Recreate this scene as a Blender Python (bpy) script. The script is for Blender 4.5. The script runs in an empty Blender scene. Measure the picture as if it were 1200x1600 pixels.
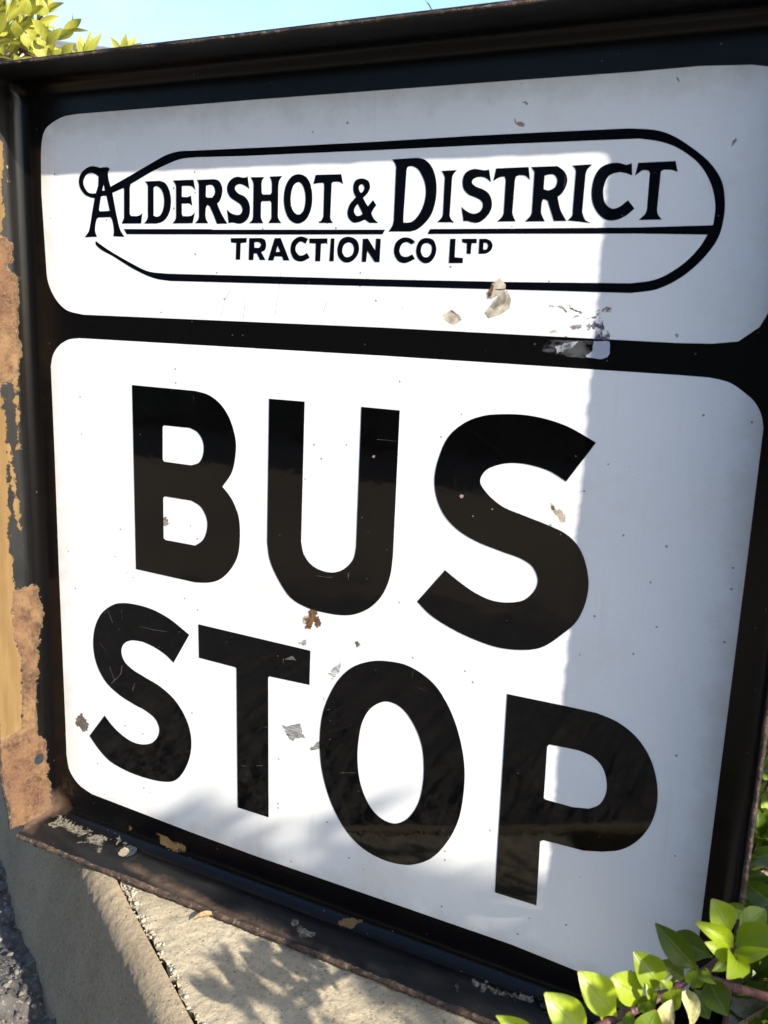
import bpy, bmesh, math, random
import numpy as np
from mathutils import Vector, Matrix
random.seed(7); rng = np.random.default_rng(11)
R_ = math.radians
sc = bpy.context.scene; COL = sc.collection

# ---------------------------------------------------------------- camera
# sign plane frame: u right, v down, z into the sign (metres); world = (u, z, SLAB - v)
SLAB = 0.4435
F = 1422.94                                   # focal length in pixels of a 1200 x 1600 picture
CR = np.array([[0.8918044310315106, -0.03818463397221913, 0.45080682173289827],
               [0.12946825367222156, 0.9763002139319148, -0.17342394173686324],
               [-0.4335006667625492, 0.21302541164117791, 0.8756125546789915]])
CC = np.array([0.4273740088745057, 0.10085389697541003, -0.40438753929069915])
def W(p): return Vector((p[0], p[2], SLAB - p[1]))
def Wd(d): return Vector((d[0], d[2], -d[1]))
cam = bpy.data.cameras.new('camera'); co = bpy.data.objects.new('camera', cam); COL.objects.link(co)
cx, cy, cz = Wd(CR[0]), -Wd(CR[1]), -Wd(CR[2])
m = Matrix((cx, cy, cz)).transposed().to_4x4(); m.translation = W(CC); co.matrix_world = m
cam.sensor_fit = 'VERTICAL'; cam.sensor_height = 36; cam.sensor_width = 36
cam.lens = F / 1600 * 36; cam.clip_start = 0.01; cam.clip_end = 500
cam.dof.use_dof = True; cam.dof.focus_distance = 0.52; cam.dof.aperture_fstop = 24
sc.camera = co
sc.cycles.caustics_reflective = False; sc.cycles.caustics_refractive = False

# ---------------------------------------------------------------- light
L = Vector((0.0907, -0.0310, 0.0525)).normalized()      # towards the sun
el = math.asin(L.z); az = math.atan2(L.x, L.y)
w = bpy.data.worlds.new('World'); sc.world = w; w.use_nodes = True
nt = w.node_tree; sky = nt.nodes.new('ShaderNodeTexSky'); sky.sky_type = 'NISHITA'
sky.sun_disc = False; sky.sun_elevation = el; sky.sun_rotation = az
sky.air_density = 1.0; sky.dust_density = 1.0; sky.ozone_density = 2.6
bg = nt.nodes['Background']; bg.inputs['Strength'].default_value = 0.128
tc_ = nt.nodes.new('ShaderNodeTexCoord'); cl_ = nt.nodes.new('ShaderNodeTexNoise'); cl_.inputs['Scale'].default_value = 4.5; cl_.inputs['Detail'].default_value = 7; cl_.inputs['Roughness'].default_value = .58
mp_ = nt.nodes.new('ShaderNodeMapping'); mp_.inputs['Scale'].default_value = (1, 1, 3.2); nt.links.new(tc_.outputs['Generated'], mp_.inputs[0]); nt.links.new(mp_.outputs[0], cl_.inputs['Vector'])
mr_ = nt.nodes.new('ShaderNodeMapRange'); mr_.inputs[1].default_value = .50; mr_.inputs[2].default_value = .78; mr_.inputs[4].default_value = .30; nt.links.new(cl_.outputs['Fac'], mr_.inputs[0])
mx_ = nt.nodes.new('ShaderNodeMix'); mx_.data_type = 'RGBA'; mx_.inputs[7].default_value = (3.4, 3.6, 3.9, 1)
nt.links.new(mr_.outputs[0], mx_.inputs[0]); nt.links.new(sky.outputs[0], mx_.inputs[6]); nt.links.new(mx_.outputs[2], bg.inputs[0])
sun = bpy.data.lights.new('sun', 'SUN'); sun.energy = 4.2; sun.angle = R_(0.5); sun.color = (1.0, 0.93, 0.80)
so = bpy.data.objects.new('sun', sun); COL.objects.link(so); so.rotation_euler = L.to_track_quat('Z', 'Y').to_euler()
so.location = (2, -1, 2)
sc.view_settings.view_transform = 'Standard'; sc.view_settings.look = 'None'
sc.view_settings.exposure = 1.50; sc.view_settings.gamma = 1.0; sc.view_settings.use_curve_mapping = False

# ---------------------------------------------------------------- helpers
def ray(px):
    return CR.T @ np.array([(px[0] - 600) / F, (px[1] - 800) / F, 1.0])
def onplane(px, ax, val):
    d = ray(px); return CC + d * ((val - CC[ax]) / d[ax])
def uv(px): return onplane(px, 2, 0.0)[:2]
def P(px, py, dist):
    d = ray((px, py)); return W(CC + d / np.linalg.norm(d) * dist)
VIEW = lambda p: (W(CC) - p).normalized()

def empty(name, loc, label=None, cat=None, group=None):
    o = bpy.data.objects.new(name, None); COL.objects.link(o); o.location = loc; o.empty_display_size = 0.05
    if label: o['label'] = label; o['category'] = cat
    if group: o['group'] = group
    return o
def link(name, me, mat, parent=None, kind=None, label=None, cat=None):
    o = bpy.data.objects.new(name, me); COL.objects.link(o)
    if mat is not None:
        me.materials.clear(); me.materials.append(mat)
    if parent is not None:
        o.parent = parent
        t = Vector((0, 0, 0)); q = parent
        while q is not None: t += q.location if q.type == 'EMPTY' else Vector((0, 0, 0)); q = q.parent
        o.matrix_parent_inverse = Matrix.Translation(-t) if parent.type == 'EMPTY' else Matrix.Identity(4)
    if kind: o['kind'] = kind
    if label: o['label'] = label
    if cat: o['category'] = cat
    return o
def mesh(name, V, Fc, smooth=True):
    me = bpy.data.meshes.new(name); me.from_pydata([tuple(v) for v in V], [], Fc); me.update()
    if smooth: me.polygons.foreach_set('use_smooth', [True] * len(me.polygons))
    return me
def attr(me, name, vals):
    a = me.attributes.new(name, 'FLOAT', 'POINT'); a.data.foreach_set('value', np.asarray(vals, dtype=np.float32))
def grid_faces(nr, nc, wrap=False):
    fs = []
    for i in range(nr - (0 if wrap else 1)):
        for j in range(nc - 1):
            a = i * nc + j; b = ((i + 1) % nr) * nc + j
            fs.append((a, b, b + 1, a + 1))
    return fs
def sdf(Pts, poly):
    """signed distance of 2D points to a polygon, negative inside"""
    Pts = np.asarray(Pts); poly = np.asarray(poly, float); n = len(poly)
    d = np.full(len(Pts), 1e9); ins = np.zeros(len(Pts), bool)
    for i in range(n):
        a, b = poly[i], poly[(i + 1) % n]; e = b - a; wv = Pts - a
        t = np.clip((wv @ e) / (e @ e + 1e-12), 0, 1); d = np.minimum(d, np.linalg.norm(wv - t[:, None] * e, axis=1))
        c = (a[1] <= Pts[:, 1]) != (b[1] <= Pts[:, 1])
        with np.errstate(divide='ignore', invalid='ignore'):
            x = a[0] + (Pts[:, 1] - a[1]) / (b[1] - a[1] + 1e-15) * (b[0] - a[0])
        ins ^= c & (Pts[:, 0] < x)
    return np.where(ins, -d, d)
def vnoise(pts, scale, seed=0):
    """smooth lattice noise for numpy points (N,2)"""
    p = np.asarray(pts) * scale; r = np.random.default_rng(seed); T = r.random((64, 64))
    i = np.floor(p).astype(int); f = p - i; f = f * f * (3 - 2 * f); i %= 64; j = (i + 1) % 64
    a = T[i[:, 0], i[:, 1]]; b = T[j[:, 0], i[:, 1]]; c = T[i[:, 0], j[:, 1]]; d = T[j[:, 0], j[:, 1]]
    return (a * (1 - f[:, 0]) + b * f[:, 0]) * (1 - f[:, 1]) + (c * (1 - f[:, 0]) + d * f[:, 0]) * f[:, 1] - .5

# ---------------------------------------------------------------- materials
class NT:
    def __init__(s, name):
        s.m = bpy.data.materials.new(name); s.m.use_nodes = True; s.t = s.m.node_tree
        s.b = s.t.nodes['Principled BSDF']; s.out = s.t.nodes['Material Output']
        s.co = s.n('ShaderNodeNewGeometry').outputs['Position']
    def n(s, typ, **k):
        x = s.t.nodes.new(typ)
        for a, v in k.items(): setattr(x, a, v)
        return x
    def set(s, sock, v):
        if isinstance(v, bpy.types.NodeSocket): s.t.links.new(v, sock)
        else: sock.default_value = v
    def noise(s, scale, detail=4, rough=.55, co=None, dist=0.0):
        x = s.n('ShaderNodeTexNoise'); s.set(x.inputs['Vector'], co or s.co); x.inputs['Scale'].default_value = scale
        x.inputs['Detail'].default_value = detail; x.inputs['Roughness'].default_value = rough
        x.inputs['Distortion'].default_value = dist; return x.outputs['Fac']
    def voro(s, scale, co=None, out='Distance', feat='F1'):
        x = s.n('ShaderNodeTexVoronoi', feature=feat); s.set(x.inputs['Vector'], co or s.co); x.inputs['Scale'].default_value = scale
        return x.outputs[out]
    def math(s, op, a, b=0.0, c=None, clamp=False):
        x = s.n('ShaderNodeMath', operation=op, use_clamp=clamp); s.set(x.inputs[0], a); s.set(x.inputs[1], b)
        if c is not None: s.set(x.inputs[2], c)
        return x.outputs[0]
    def ramp(s, v, lo, hi):
        x = s.n('ShaderNodeMapRange', clamp=True); s.set(x.inputs[0], v); s.set(x.inputs[1], lo); s.set(x.inputs[2], hi)
        return x.outputs[0]
    def mix(s, f, a, b):
        x = s.n('ShaderNodeMix', data_type='RGBA'); s.set(x.inputs[0], f)
        s.set(x.inputs[6], a if isinstance(a, bpy.types.NodeSocket) else (*a, 1)); s.set(x.inputs[7], b if isinstance(b, bpy.types.NodeSocket) else (*b, 1))
        return x.outputs[2]
    def mixf(s, f, a, b):
        x = s.n('ShaderNodeMix', data_type='FLOAT'); s.set(x.inputs[0], f); s.set(x.inputs[2], a); s.set(x.inputs[3], b)
        return x.outputs[0]
    def attr(s, name): return s.n('ShaderNodeAttribute', attribute_name=name).outputs['Fac']
    def bump(s, h, strength=.3, dist=.001, nrm=None):
        x = s.n('ShaderNodeBump'); s.set(x.inputs['Height'], h); x.inputs['Strength'].default_value = strength
        x.inputs['Distance'].default_value = dist
        if nrm: s.set(x.inputs['Normal'], nrm)
        s.last = x.outputs[0]; s.set(s.b.inputs['Normal'], x.outputs[0]); return x.outputs[0]
    def col(s, v): s.set(s.b.inputs['Base Color'], v if isinstance(v, bpy.types.NodeSocket) else (*v, 1))
    def rough(s, v): s.set(s.b.inputs['Roughness'], v)
    def scaled(s, x, y, z, co=None):
        q = s.n('ShaderNodeMapping'); s.set(q.inputs['Vector'], co or s.co); q.inputs['Scale'].default_value = (x, y, z)
        return q.outputs[0]

# white vitreous enamel: faint mottling, tiny pits and specks, a little yellow staining
M = NT('white_enamel')
mott = M.noise(9, 3); c = M.mix(M.ramp(mott, .35, .7), (.70, .71, .715), (.765, .765, .76))
st = M.ramp(M.noise(14, 5, .6), .56, .78); c = M.mix(M.math('MULTIPLY', st, .38), c, (.58, .49, .36))
vd = M.n('ShaderNodeTexVoronoi', feature='F1'); M.set(vd.inputs['Vector'], M.co); vd.inputs['Scale'].default_value = 210
sp = M.math('MULTIPLY', M.math('LESS_THAN', vd.outputs['Distance'], .13), M.math('GREATER_THAN', M.n('ShaderNodeSeparateColor').outputs[0], .5))
sepc = M.t.nodes[-1]
for nd in M.t.nodes:
    if nd.bl_idname == 'ShaderNodeSeparateColor': M.set(nd.inputs[0], vd.outputs['Color']); sepc = nd
M.set(sp.node.inputs[1], M.math('GREATER_THAN', sepc.outputs[0], M.mixf(M.ramp(M.noise(11, 3), .40, .62), .985, .84)))
c = M.mix(M.math('MULTIPLY', sp, .75), c, (.12, .11, .11))
sx_ = M.n('ShaderNodeSeparateXYZ'); M.set(sx_.inputs[0], M.co); X_, Z_ = sx_.outputs[0], sx_.outputs[2]      # grime gathered along the edges of the fields
e_ = M.math('MINIMUM', M.math('MINIMUM', X_, M.math('SUBTRACT', .400, X_)), M.math('MINIMUM', M.math('SUBTRACT', Z_, .0223), M.math('SUBTRACT', .4435, Z_)))
gr_ = M.ramp(M.math('ADD', e_, M.math('MULTIPLY', M.math('SUBTRACT', M.noise(75, 5, .65), .5), .034)), .012, -.006); c = M.mix(M.math('MULTIPLY', gr_, .42), c, (.42, .36, .26))
dr_ = M.math('MULTIPLY', M.ramp(M.noise(1, 4, .6, M.scaled(120, 120, 6)), .60, .72), M.ramp(M.noise(12, 3), .48, .62)); c = M.mix(M.math('MULTIPLY', dr_, .16), c, (.40, .34, .25))
fine = M.ramp(M.noise(900, 2, .5), .60, .74); c = M.mix(M.math('MULTIPLY', fine, .10), c, (.30, .31, .34))
M.col(c); M.rough(M.ramp(M.noise(30, 4), -.25, 3.2)); M.bump(M.math('ADD', M.noise(60, 2, .4), M.math('MULTIPLY', M.noise(9, 2), 3.0)), .06, .002)
MAT_WHITE = M.m

def black_enamel(name, base=(.0014, .0013, .0014)):
    M = NT(name)
    vd = M.n('ShaderNodeTexVoronoi', feature='F1'); M.set(vd.inputs['Vector'], M.co); vd.inputs['Scale'].default_value = 260
    sep = M.n('ShaderNodeSeparateColor'); M.set(sep.inputs[0], vd.outputs['Color'])
    sp = M.math('MULTIPLY', M.math('LESS_THAN', vd.outputs['Distance'], .085), M.math('GREATER_THAN', sep.outputs[0], M.mixf(M.ramp(M.noise(16, 2), .42, .62), 1.0, .80)))
    sc1 = M.ramp(M.noise(1.0, 3, .6, M.scaled(420, 420, 60)), .70, .76)
    sc2 = M.math('MULTIPLY', sc1, M.ramp(M.noise(22, 2), .5, .68))
    smear = M.ramp(M.noise(38, 5, .65, dist=.6), .42, .72)
    c = M.mix(M.math('MULTIPLY', smear, .30), base, tuple(x * 1.6 + .0015 for x in base))
    c = M.mix(M.math('MULTIPLY', sc2, .35), c, (.10, .095, .09))
    c = M.mix(M.math('MULTIPLY', sp, .55), c, (.15, .13, .11))
    M.col(c); M.rough(M.mixf(smear, .03, .07)); M.bump(M.noise(45, 3, .45), .045, .002)
    M.b.inputs['Specular IOR Level'].default_value = .40
    return M.m
MAT_BLACK = black_enamel('black_enamel')
MAT_NAVY = black_enamel('blue_black_enamel', (.0016, .0019, .0040))

# tray: black enamel inside, matt grime on the turned edges, rust, tan stain, flaked patches (surface-distance attributes)
M = NT('tray_enamel_and_rust')
n1 = M.noise(160, 6, .7); n2 = M.noise(48, 4, .6); wob = M.math('ADD', M.math('MULTIPLY', M.math('SUBTRACT', n1, .5), .016), M.math('MULTIPLY', M.math('SUBTRACT', n2, .5), .008))
def mask(name, amp=1.0, soft=.0004):
    d = M.math('ADD', M.attr(name), M.math('MULTIPLY', wob, amp)); return M.ramp(d, soft, -soft)
fl = M.ramp(M.math('ADD', M.attr('depth'), M.math('MULTIPLY', M.math('SUBTRACT', M.noise(1, 3, .6, M.scaled(40, 160, 40)), .5), .004)), .007, .0125)
grime = M.noise(1, 5, .6, M.scaled(30, 120, 30))
base = M.mix(M.math('MULTIPLY', fl, M.ramp(grime, .2, .75)), (.0024, .0022, .0024), (.0165, .0165, .0175))
vd = M.n('ShaderNodeTexVoronoi', feature='F1'); M.set(vd.inputs['Vector'], M.co); vd.inputs['Scale'].default_value = 300
sep = M.n('ShaderNodeSeparateColor'); M.set(sep.inputs[0], vd.outputs['Color'])
sp = M.math('MULTIPLY', M.math('LESS_THAN', vd.outputs['Distance'], .12), M.math('GREATER_THAN', sep.outputs[0], .93))
base = M.mix(M.math('MULTIPLY', sp, .7), base, (.11, .095, .08))
ru = mask('rust', 1.0); ta = mask('tan', 1.0); fk = mask('flake', 1.3); du = M.ramp(M.math('ADD', M.attr('dust'), M.math('MULTIPLY', wob, .7)), .003, -.005)
rc = M.mix(M.ramp(M.noise(420, 5, .7), .38, .64), (.050, .025, .014), (.125, .068, .040))
rc = M.mix(M.ramp(M.noise(70, 4, .6), .45, .65), rc, (.135, .072, .038))
rc = M.mix(M.ramp(M.noise(26, 5, .65), .48, .68), rc, (.205, .125, .060)); rc = M.mix(M.ramp(M.noise(55, 5, .7), .56, .70), rc, (.060, .030, .018))
rc = M.mix(M.math('MULTIPLY', M.ramp(M.noise(950, 2), .62, .70), .5), rc, (.20, .15, .11))
tc = M.mix(M.noise(1, 5, .65, M.scaled(160, 160, 22)), (.085, .046, .016), (.215, .140, .058))
fc = M.mix(M.ramp(M.noise(500, 3), .4, .6), (.055, .050, .038), (.20, .18, .135))
c = M.mix(ta, base, tc); halo = M.ramp(M.math('ADD', M.attr('rust'), M.math('MULTIPLY', wob, 1.0)), .0013, .0004); c = M.mix(M.math('MULTIPLY', halo, .8), c, (.21, .155, .085)); c = M.mix(ru, c, rc); c = M.mix(M.math('MULTIPLY', M.math('MULTIPLY', du, .6), M.ramp(M.noise(120, 5, .65), .2, .6)), c, (.16, .10, .06)); c = M.mix(fk, c, fc)
M.col(c)
anyr = M.math('MAXIMUM', M.math('MAXIMUM', ru, ta), M.math('MAXIMUM', fk, du))
M.rough(M.mixf(anyr, M.mixf(fl, .25, .48), .9)); M.b.inputs['Specular IOR Level'].default_value = .25
h = M.math('ADD', M.math('MULTIPLY', M.math('MULTIPLY', M.noise(500, 4, .7), ru), 1.0), M.math('MULTIPLY', anyr, .35))
h = M.math('ADD', h, M.math('MULTIPLY', M.noise(60, 3), .12))
M.bump(h, .8, .0012); MAT_TRAY = M.m

M = NT('rusty_steel_rim')
c = M.mix(M.ramp(M.noise(130, 5, .7), .38, .62), (.018, .013, .011), (.070, .038, .022))
c = M.mix(M.ramp(M.noise(330, 4, .7), .52, .64), c, (.15, .11, .07)); c = M.mix(M.ramp(M.noise(60, 3), .58, .66), c, (.012, .011, .011))
M.col(c); M.rough(.85); M.bump(M.noise(420, 5, .7), .9, .0012); MAT_RIM = M.m

def speck_mat(name, a, b, rough=.8, scale=300, bump=.5):
    M = NT(name); M.col(M.mix(M.ramp(M.noise(scale, 5, .7), .35, .65), a, b)); M.rough(rough)
    M.bump(M.noise(scale * 1.4, 4, .6), bump, .0006); return M.m
MAT_CHIP = speck_mat('chipped_ground_coat', (.30, .24, .17), (.60, .54, .44), .55, 260)
MAT_CHIPDARK = speck_mat('dark_bare_chip', (.10, .085, .06), (.40, .36, .29), .6, 260)
MAT_RUSTSPOT = speck_mat('rust_spot', (.05, .022, .008), (.20, .10, .04), .9, 700)
MAT_BROWNSPOT = speck_mat('dark_scuff', (.045, .035, .025), (.19, .155, .12), .7, 500)
MAT_PINKCHIP = speck_mat('pinkish_chip', (.20, .14, .10), (.36, .28, .23), .7, 500)
def film(name, colr, lo, hi, top, scl=(160, 160, 160)):
    M = NT(name); M.col(colr); M.rough(.4); a = M.ramp(M.noise(1, 5, .7, M.scaled(*scl)), lo, hi)
    M.set(M.b.inputs['Alpha'], M.math('MULTIPLY', a, top)); return M.m
MAT_FILM = film('torn_sticker_film', (.42, .43, .47), .40, .62, .85)
MAT_TAPE = film('clear_tape_corner', (.45, .48, .56), .15, .40, .75)
MAT_SCUFF = film('grey_scuff', (.14, .13, .12), .46, .62, .50, (110, 110, 900))
MAT_SMUDGE = film('brown_smudge', (.30, .18, .13), .44, .62, .55, (260, 260, 420))
MAT_INK = film('violet_residue', (.10, .08, .13), .46, .60, .75, (330, 330, 330))
MAT_SCR = film('hairline_scratch', (.22, .21, .20), .30, .60, .42, (300, 300, 300))

def concrete(name, a, b, dark, scale=1.0, pit=.5):
    M = NT(name); c = M.mix(M.ramp(M.noise(18 * scale, 6, .65), .3, .7), a, b)
    c = M.mix(M.math('MULTIPLY', M.ramp(M.noise(420 * scale, 4, .7), .52, .68), .55), c, dark)
    c = M.mix(M.math('MULTIPLY', M.ramp(M.noise(700 * scale, 3, .6), .60, .70), .5), c, (.50, .46, .38))
    vd = M.n('ShaderNodeTexVoronoi', feature='F1'); M.set(vd.inputs['Vector'], M.co); vd.inputs['Scale'].default_value = 380 * scale
    sep = M.n('ShaderNodeSeparateColor'); M.set(sep.inputs[0], vd.outputs['Color'])
    sp = M.math('MULTIPLY', M.math('LESS_THAN', vd.outputs['Distance'], .25), M.math('GREATER_THAN', sep.outputs[0], .84))
    c = M.mix(M.math('MULTIPLY', sp, .6), c, tuple(x * .45 for x in dark))
    M.col(c); M.rough(.92)
    h = M.math('ADD', M.math('MULTIPLY', M.noise(260 * scale, 6, .7), 1.0), M.math('MULTIPLY', M.noise(70 * scale, 3), .9))
    M.bump(h, pit, .0016); return M.m
MAT_SLAB = concrete('weathered_mortar_slab', (.29, .235, .155), (.41, .35, .245), (.10, .08, .055), 1.0, 1.0)
MAT_KERB = concrete('smooth_cement_edging', (.215, .160, .098), (.315, .250, .160), (.105, .08, .052), .9, .8)
M = NT('rough_dark_ground')
c = M.mix(M.ramp(M.noise(60, 6, .7), .3, .7), (.050, .046, .043), (.115, .104, .092))
c = M.mix(M.ramp(M.noise(300, 4, .7), .55, .66), c, (.24, .215, .18)); c = M.mix(M.ramp(M.noise(140, 3), .58, .68), c, (.028, .025, .024))
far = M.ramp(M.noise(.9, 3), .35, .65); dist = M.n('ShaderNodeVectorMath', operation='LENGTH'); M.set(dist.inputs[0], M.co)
c = M.mix(M.ramp(M.math('ADD', dist.outputs['Value'], M.math('MULTIPLY', M.math('SUBTRACT', M.noise(9, 4), .5), .5)), .84, .92), c, M.mix(far, (.235, .185, .13), (.175, .138, .098)))  # near ground coloured darker than far, put in to darken the enamel's reflections
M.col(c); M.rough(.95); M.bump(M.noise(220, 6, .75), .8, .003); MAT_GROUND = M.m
MAT_GRIT = speck_mat('pale_grit', (.17, .145, .10), (.42, .38, .30), .9, 200)
MAT_STONE = speck_mat('grey_brown_pebble', (.07, .062, .055), (.22, .195, .16), .9, 160)

def leaf_mat(name, dark, mid, young, gl=.32, trans=.55):
    M = NT(name)
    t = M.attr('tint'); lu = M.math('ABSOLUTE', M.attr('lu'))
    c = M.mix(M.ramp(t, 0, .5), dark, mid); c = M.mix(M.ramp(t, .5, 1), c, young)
    c = M.mix(M.math('MULTIPLY', M.ramp(M.noise(140, 4, .6), .3, .75), .35), c, tuple(x * .75 for x in mid))
    c = M.mix(M.math('MULTIPLY', M.ramp(M.noise(520, 3, .6), .66, .72), .6), c, (.10, .075, .02)); c = M.mix(M.math('MULTIPLY', M.ramp(M.math('ADD', M.attr('lv'), M.math('MULTIPLY', M.noise(90, 3), .25)), 1.06, 1.14), .7), c, (.16, .10, .035))
    rib = M.ramp(lu, .09, .03); c = M.mix(M.math('MULTIPLY', rib, .45), c, (.19, .23, .06))
    vein = M.math('SINE', M.math('ADD', M.math('MULTIPLY', M.attr('lv'), 46), M.math('MULTIPLY', lu, -9)))
    M.col(c); M.rough(gl); M.b.inputs['Specular IOR Level'].default_value = .4
    M.bump(M.math('ADD', M.math('MULTIPLY', vein, .11), M.math('MULTIPLY', rib, -1.0)), .25, .0005)
    tr = M.n('ShaderNodeBsdfTranslucent'); M.set(tr.inputs[0], M.mix(.5, c, young)); M.set(tr.inputs['Normal'], M.last)
    ad = M.n('ShaderNodeMixShader'); ad.inputs[0].default_value = trans
    M.t.links.new(M.b.outputs[0], ad.inputs[1]); M.t.links.new(tr.outputs[0], ad.inputs[2]); M.t.links.new(ad.outputs[0], M.out.inputs[0])
    return M.m
MAT_LEAF = leaf_mat('glossy_leaf', (.012, .034, .006), (.105, .165, .010), (.340, .425, .014), .36, .38)  # dark tone is mature leaf colour, deepened for leaves lying in shade
MAT_LEAF2 = leaf_mat('young_hedge_leaf', (.060, .095, .012), (.230, .255, .022), (.430, .410, .060), .45, .40)
MAT_STEM = speck_mat('purple_brown_stem', (.045, .016, .022), (.120, .050, .050), .55, 400)
MAT_DRY = speck_mat('withered_leaf', (.26, .22, .07), (.50, .46, .22), .8, 350, 1.0)
MAT_TWIG = speck_mat('dry_stalk', (.16, .10, .04), (.36, .25, .12), .8, 500)
MAT_WALL = speck_mat('render_wall', (.36, .35, .33), (.44, .43, .41), .9, 8)
MAT_ROOF = speck_mat('slate_roof', (.05, .052, .06), (.09, .09, .10), .8, 12)
MAT_GLASS = speck_mat('window_glass', (.02, .025, .03), (.03, .035, .04), .08, 3, .02)
MAT_PAINT = speck_mat('white_paint', (.7, .7, .7), (.78, .78, .78), .5, 20)

# ---------------------------------------------------------------- ground: one sheet, dense near the sign
GZ = -0.094
def axis(lo, hi, step, far):
    a = list(np.arange(lo, hi + 1e-6, step)); d = step
    b = [lo]; 
    while b[-1] > -far: d *= 1.35; b.append(b[-1] - d)
    d = step; e = [hi]
    while e[-1] < far: d *= 1.35; e.append(e[-1] + d)
    return np.array(sorted(set(b[1:] + a + e[1:])))
gx = axis(-.20, .30, .0022, 60); gy = axis(-.30, .12, .0022, 60)
X, Y = np.meshgrid(gx, gy, indexing='ij'); pts = np.stack([X.ravel(), Y.ravel()], 1)
near = np.clip(1 - np.maximum(np.abs(pts[:, 0] - .05) - .3, np.abs(pts[:, 1] + .1) - .25) / .3, 0, 1)
hz = (vnoise(pts, 35, 1) * .012 + vnoise(pts, 120, 2) * .006 + vnoise(pts, 300, 3) * .004) * near
hz += np.maximum(vnoise(pts, 190, 9) - .2, 0) * .02 * near
V = np.column_stack([pts, GZ + hz])
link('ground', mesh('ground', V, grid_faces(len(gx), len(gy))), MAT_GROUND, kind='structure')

# ---------------------------------------------------------------- concrete edging and slab (run obliquely under the sign)
J0 = W(onplane((190, 1380), 1, SLAB)); J1 = W(onplane((310, 1600), 1, SLAB))
D = (J1 - J0).normalized(); N = Vector((D.y, -D.x, 0))
if N.y > 0: N = -N                                        # towards the viewer's left
prof = [(-.0, 0.0), (.0008, .0)]; r0 = .013; s0 = .004
prof = [(.0012, -.0035), (.0016, -.0008), (.0024, 0)] + [(s0 + r0 * math.sin(R_(a)), -r0 * (1 - math.cos(R_(a)))) for a in np.arange(0, 77.1, 5.5)]
sx, sz = prof[-1]
prof += [(sx + (.040 - sx) * k / 40, sz + (-.100 - sz) * k / 40) for k in range(1, 41)]
ks = np.concatenate([np.arange(-.5, -.14, .02), np.arange(-.14, .16, .0016), np.arange(.16, .62, .02)])
V = []; pp = []
arc = np.cumsum([0] + [math.hypot(prof[i + 1][0] - prof[i][0], prof[i + 1][1] - prof[i][1]) for i in range(len(prof) - 1)])
for k in ks:
    for (s, z), t in zip(prof, arc): V.append((k, s, z)); pp.append((k, t))
pp = np.array(pp); nz = vnoise(pp, 30, 4) * .0014 + vnoise(pp * [1, .8], 240, 5) * .00045 + vnoise(pp, 520, 6) * .00045
VV = []
for i, (k, s, z) in enumerate(V):
    j = i % len(prof); a = prof[max(j - 1, 0)]; b = prof[min(j + 1, len(prof) - 1)]; t = Vector((b[0] - a[0], b[1] - a[1])).normalized()
    n = Vector((-t.y, t.x)); amp = min(1, j / 4)
    q = J0 + D * k + N * (s + n.x * nz[i] * amp) + Vector((0, 0, z + n.y * nz[i] * amp)); VV.append(q)
kb = link('concrete_edging', mesh('concrete_edging', VV, grid_faces(len(ks), len(prof))), MAT_KERB,
          label='smooth rounded cement edging along the left of the slab under the sign', cat='edging')
# slab: top sheet with a crumbly near edge, closed by side and end faces
ss = np.concatenate([[0.0, -.0006, -.0014], np.arange(-.0030, -.13, -.0020), np.arange(-.135, -.5, -.03)])
ks2 = np.concatenate([np.arange(-.5, -.10, .03), np.arange(-.10, .24, .0020), np.arange(.245, .262, .005)])
V = []; pp = np.array([(k, s) for k in ks2 for s in ss])
hz = vnoise(pp, 22, 12) * .0022 + vnoise(pp, 120, 13) * .0012 + vnoise(pp, 330, 14) * .0008
edge = np.clip(-pp[:, 1] / .005, 0, 1); crumb = vnoise(pp, 210, 15) * .0030 + vnoise(pp, 480, 16) * .0016
ex = vnoise(np.column_stack([pp[:, 0], pp[:, 0] * 0]), 160, 17) * .0022 + vnoise(np.column_stack([pp[:, 0], pp[:, 0] * 0]), 500, 18) * .0016
for i, (k, s) in enumerate(pp):
    e = edge[i]; z = -.0012 + hz[i] + (1 - e) * (crumb[i] - .0016)
    V.append(J0 + D * k + N * (s - .0002 + (1 - e) * ex[i]) + Vector((0, 0, z)))
nr, nc = len(ks2), len(ss); Fc = grid_faces(nr, nc); b0 = len(V)
loop = [i * nc for i in range(nr)] + [(nr - 1) * nc + j for j in range(1, nc)] + [i * nc + nc - 1 for i in range(nr - 2, -1, -1)] + [j for j in range(nc - 2, 0, -1)]
for i in loop: V.append((V[i][0], V[i][1], GZ - .01))
for a in range(len(loop)):
    b = (a + 1) % len(loop); Fc.append((loop[a], loop[b], b0 + b, b0 + a))
link('concrete_slab', mesh('concrete_slab', V, Fc), MAT_SLAB, label='sunlit beige concrete slab the enamel sign stands on', cat='slab')

def pebble(bm, c, r, seed):
    rr = random.Random(seed); m = bmesh.ops.create_icosphere(bm, subdivisions=2, radius=1)
    sx_, sy_, sz_ = r * rr.uniform(.7, 1.3), r * rr.uniform(.7, 1.3), r * rr.uniform(.5, .9); a = rr.uniform(0, 6.3); ph = [rr.uniform(0, 6) for _ in range(6)]
    for v in m['verts']:
        p = v.co; k = 1 + .16 * math.sin(3 * p.x + ph[0]) * math.sin(3 * p.y + ph[1]) + .1 * math.sin(6 * p.z + ph[2] + 4 * p.x)
        q = Vector((p.x * sx_ * k, p.y * sy_ * k, p.z * sz_ * k)); q.rotate(Matrix.Rotation(a, 3, 'Z')); v.co = q + c
bm = bmesh.new()
for i in range(230):
    k = random.uniform(-.05, .20); r = random.choice([.0005, .0007, .0009, .0012]) * random.uniform(.7, 1.25)
    pebble(bm, J0 + D * k + N * random.gauss(-.0022, .0021) + Vector((0, 0, -.0018 + r * .45)), r, i)
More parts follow.
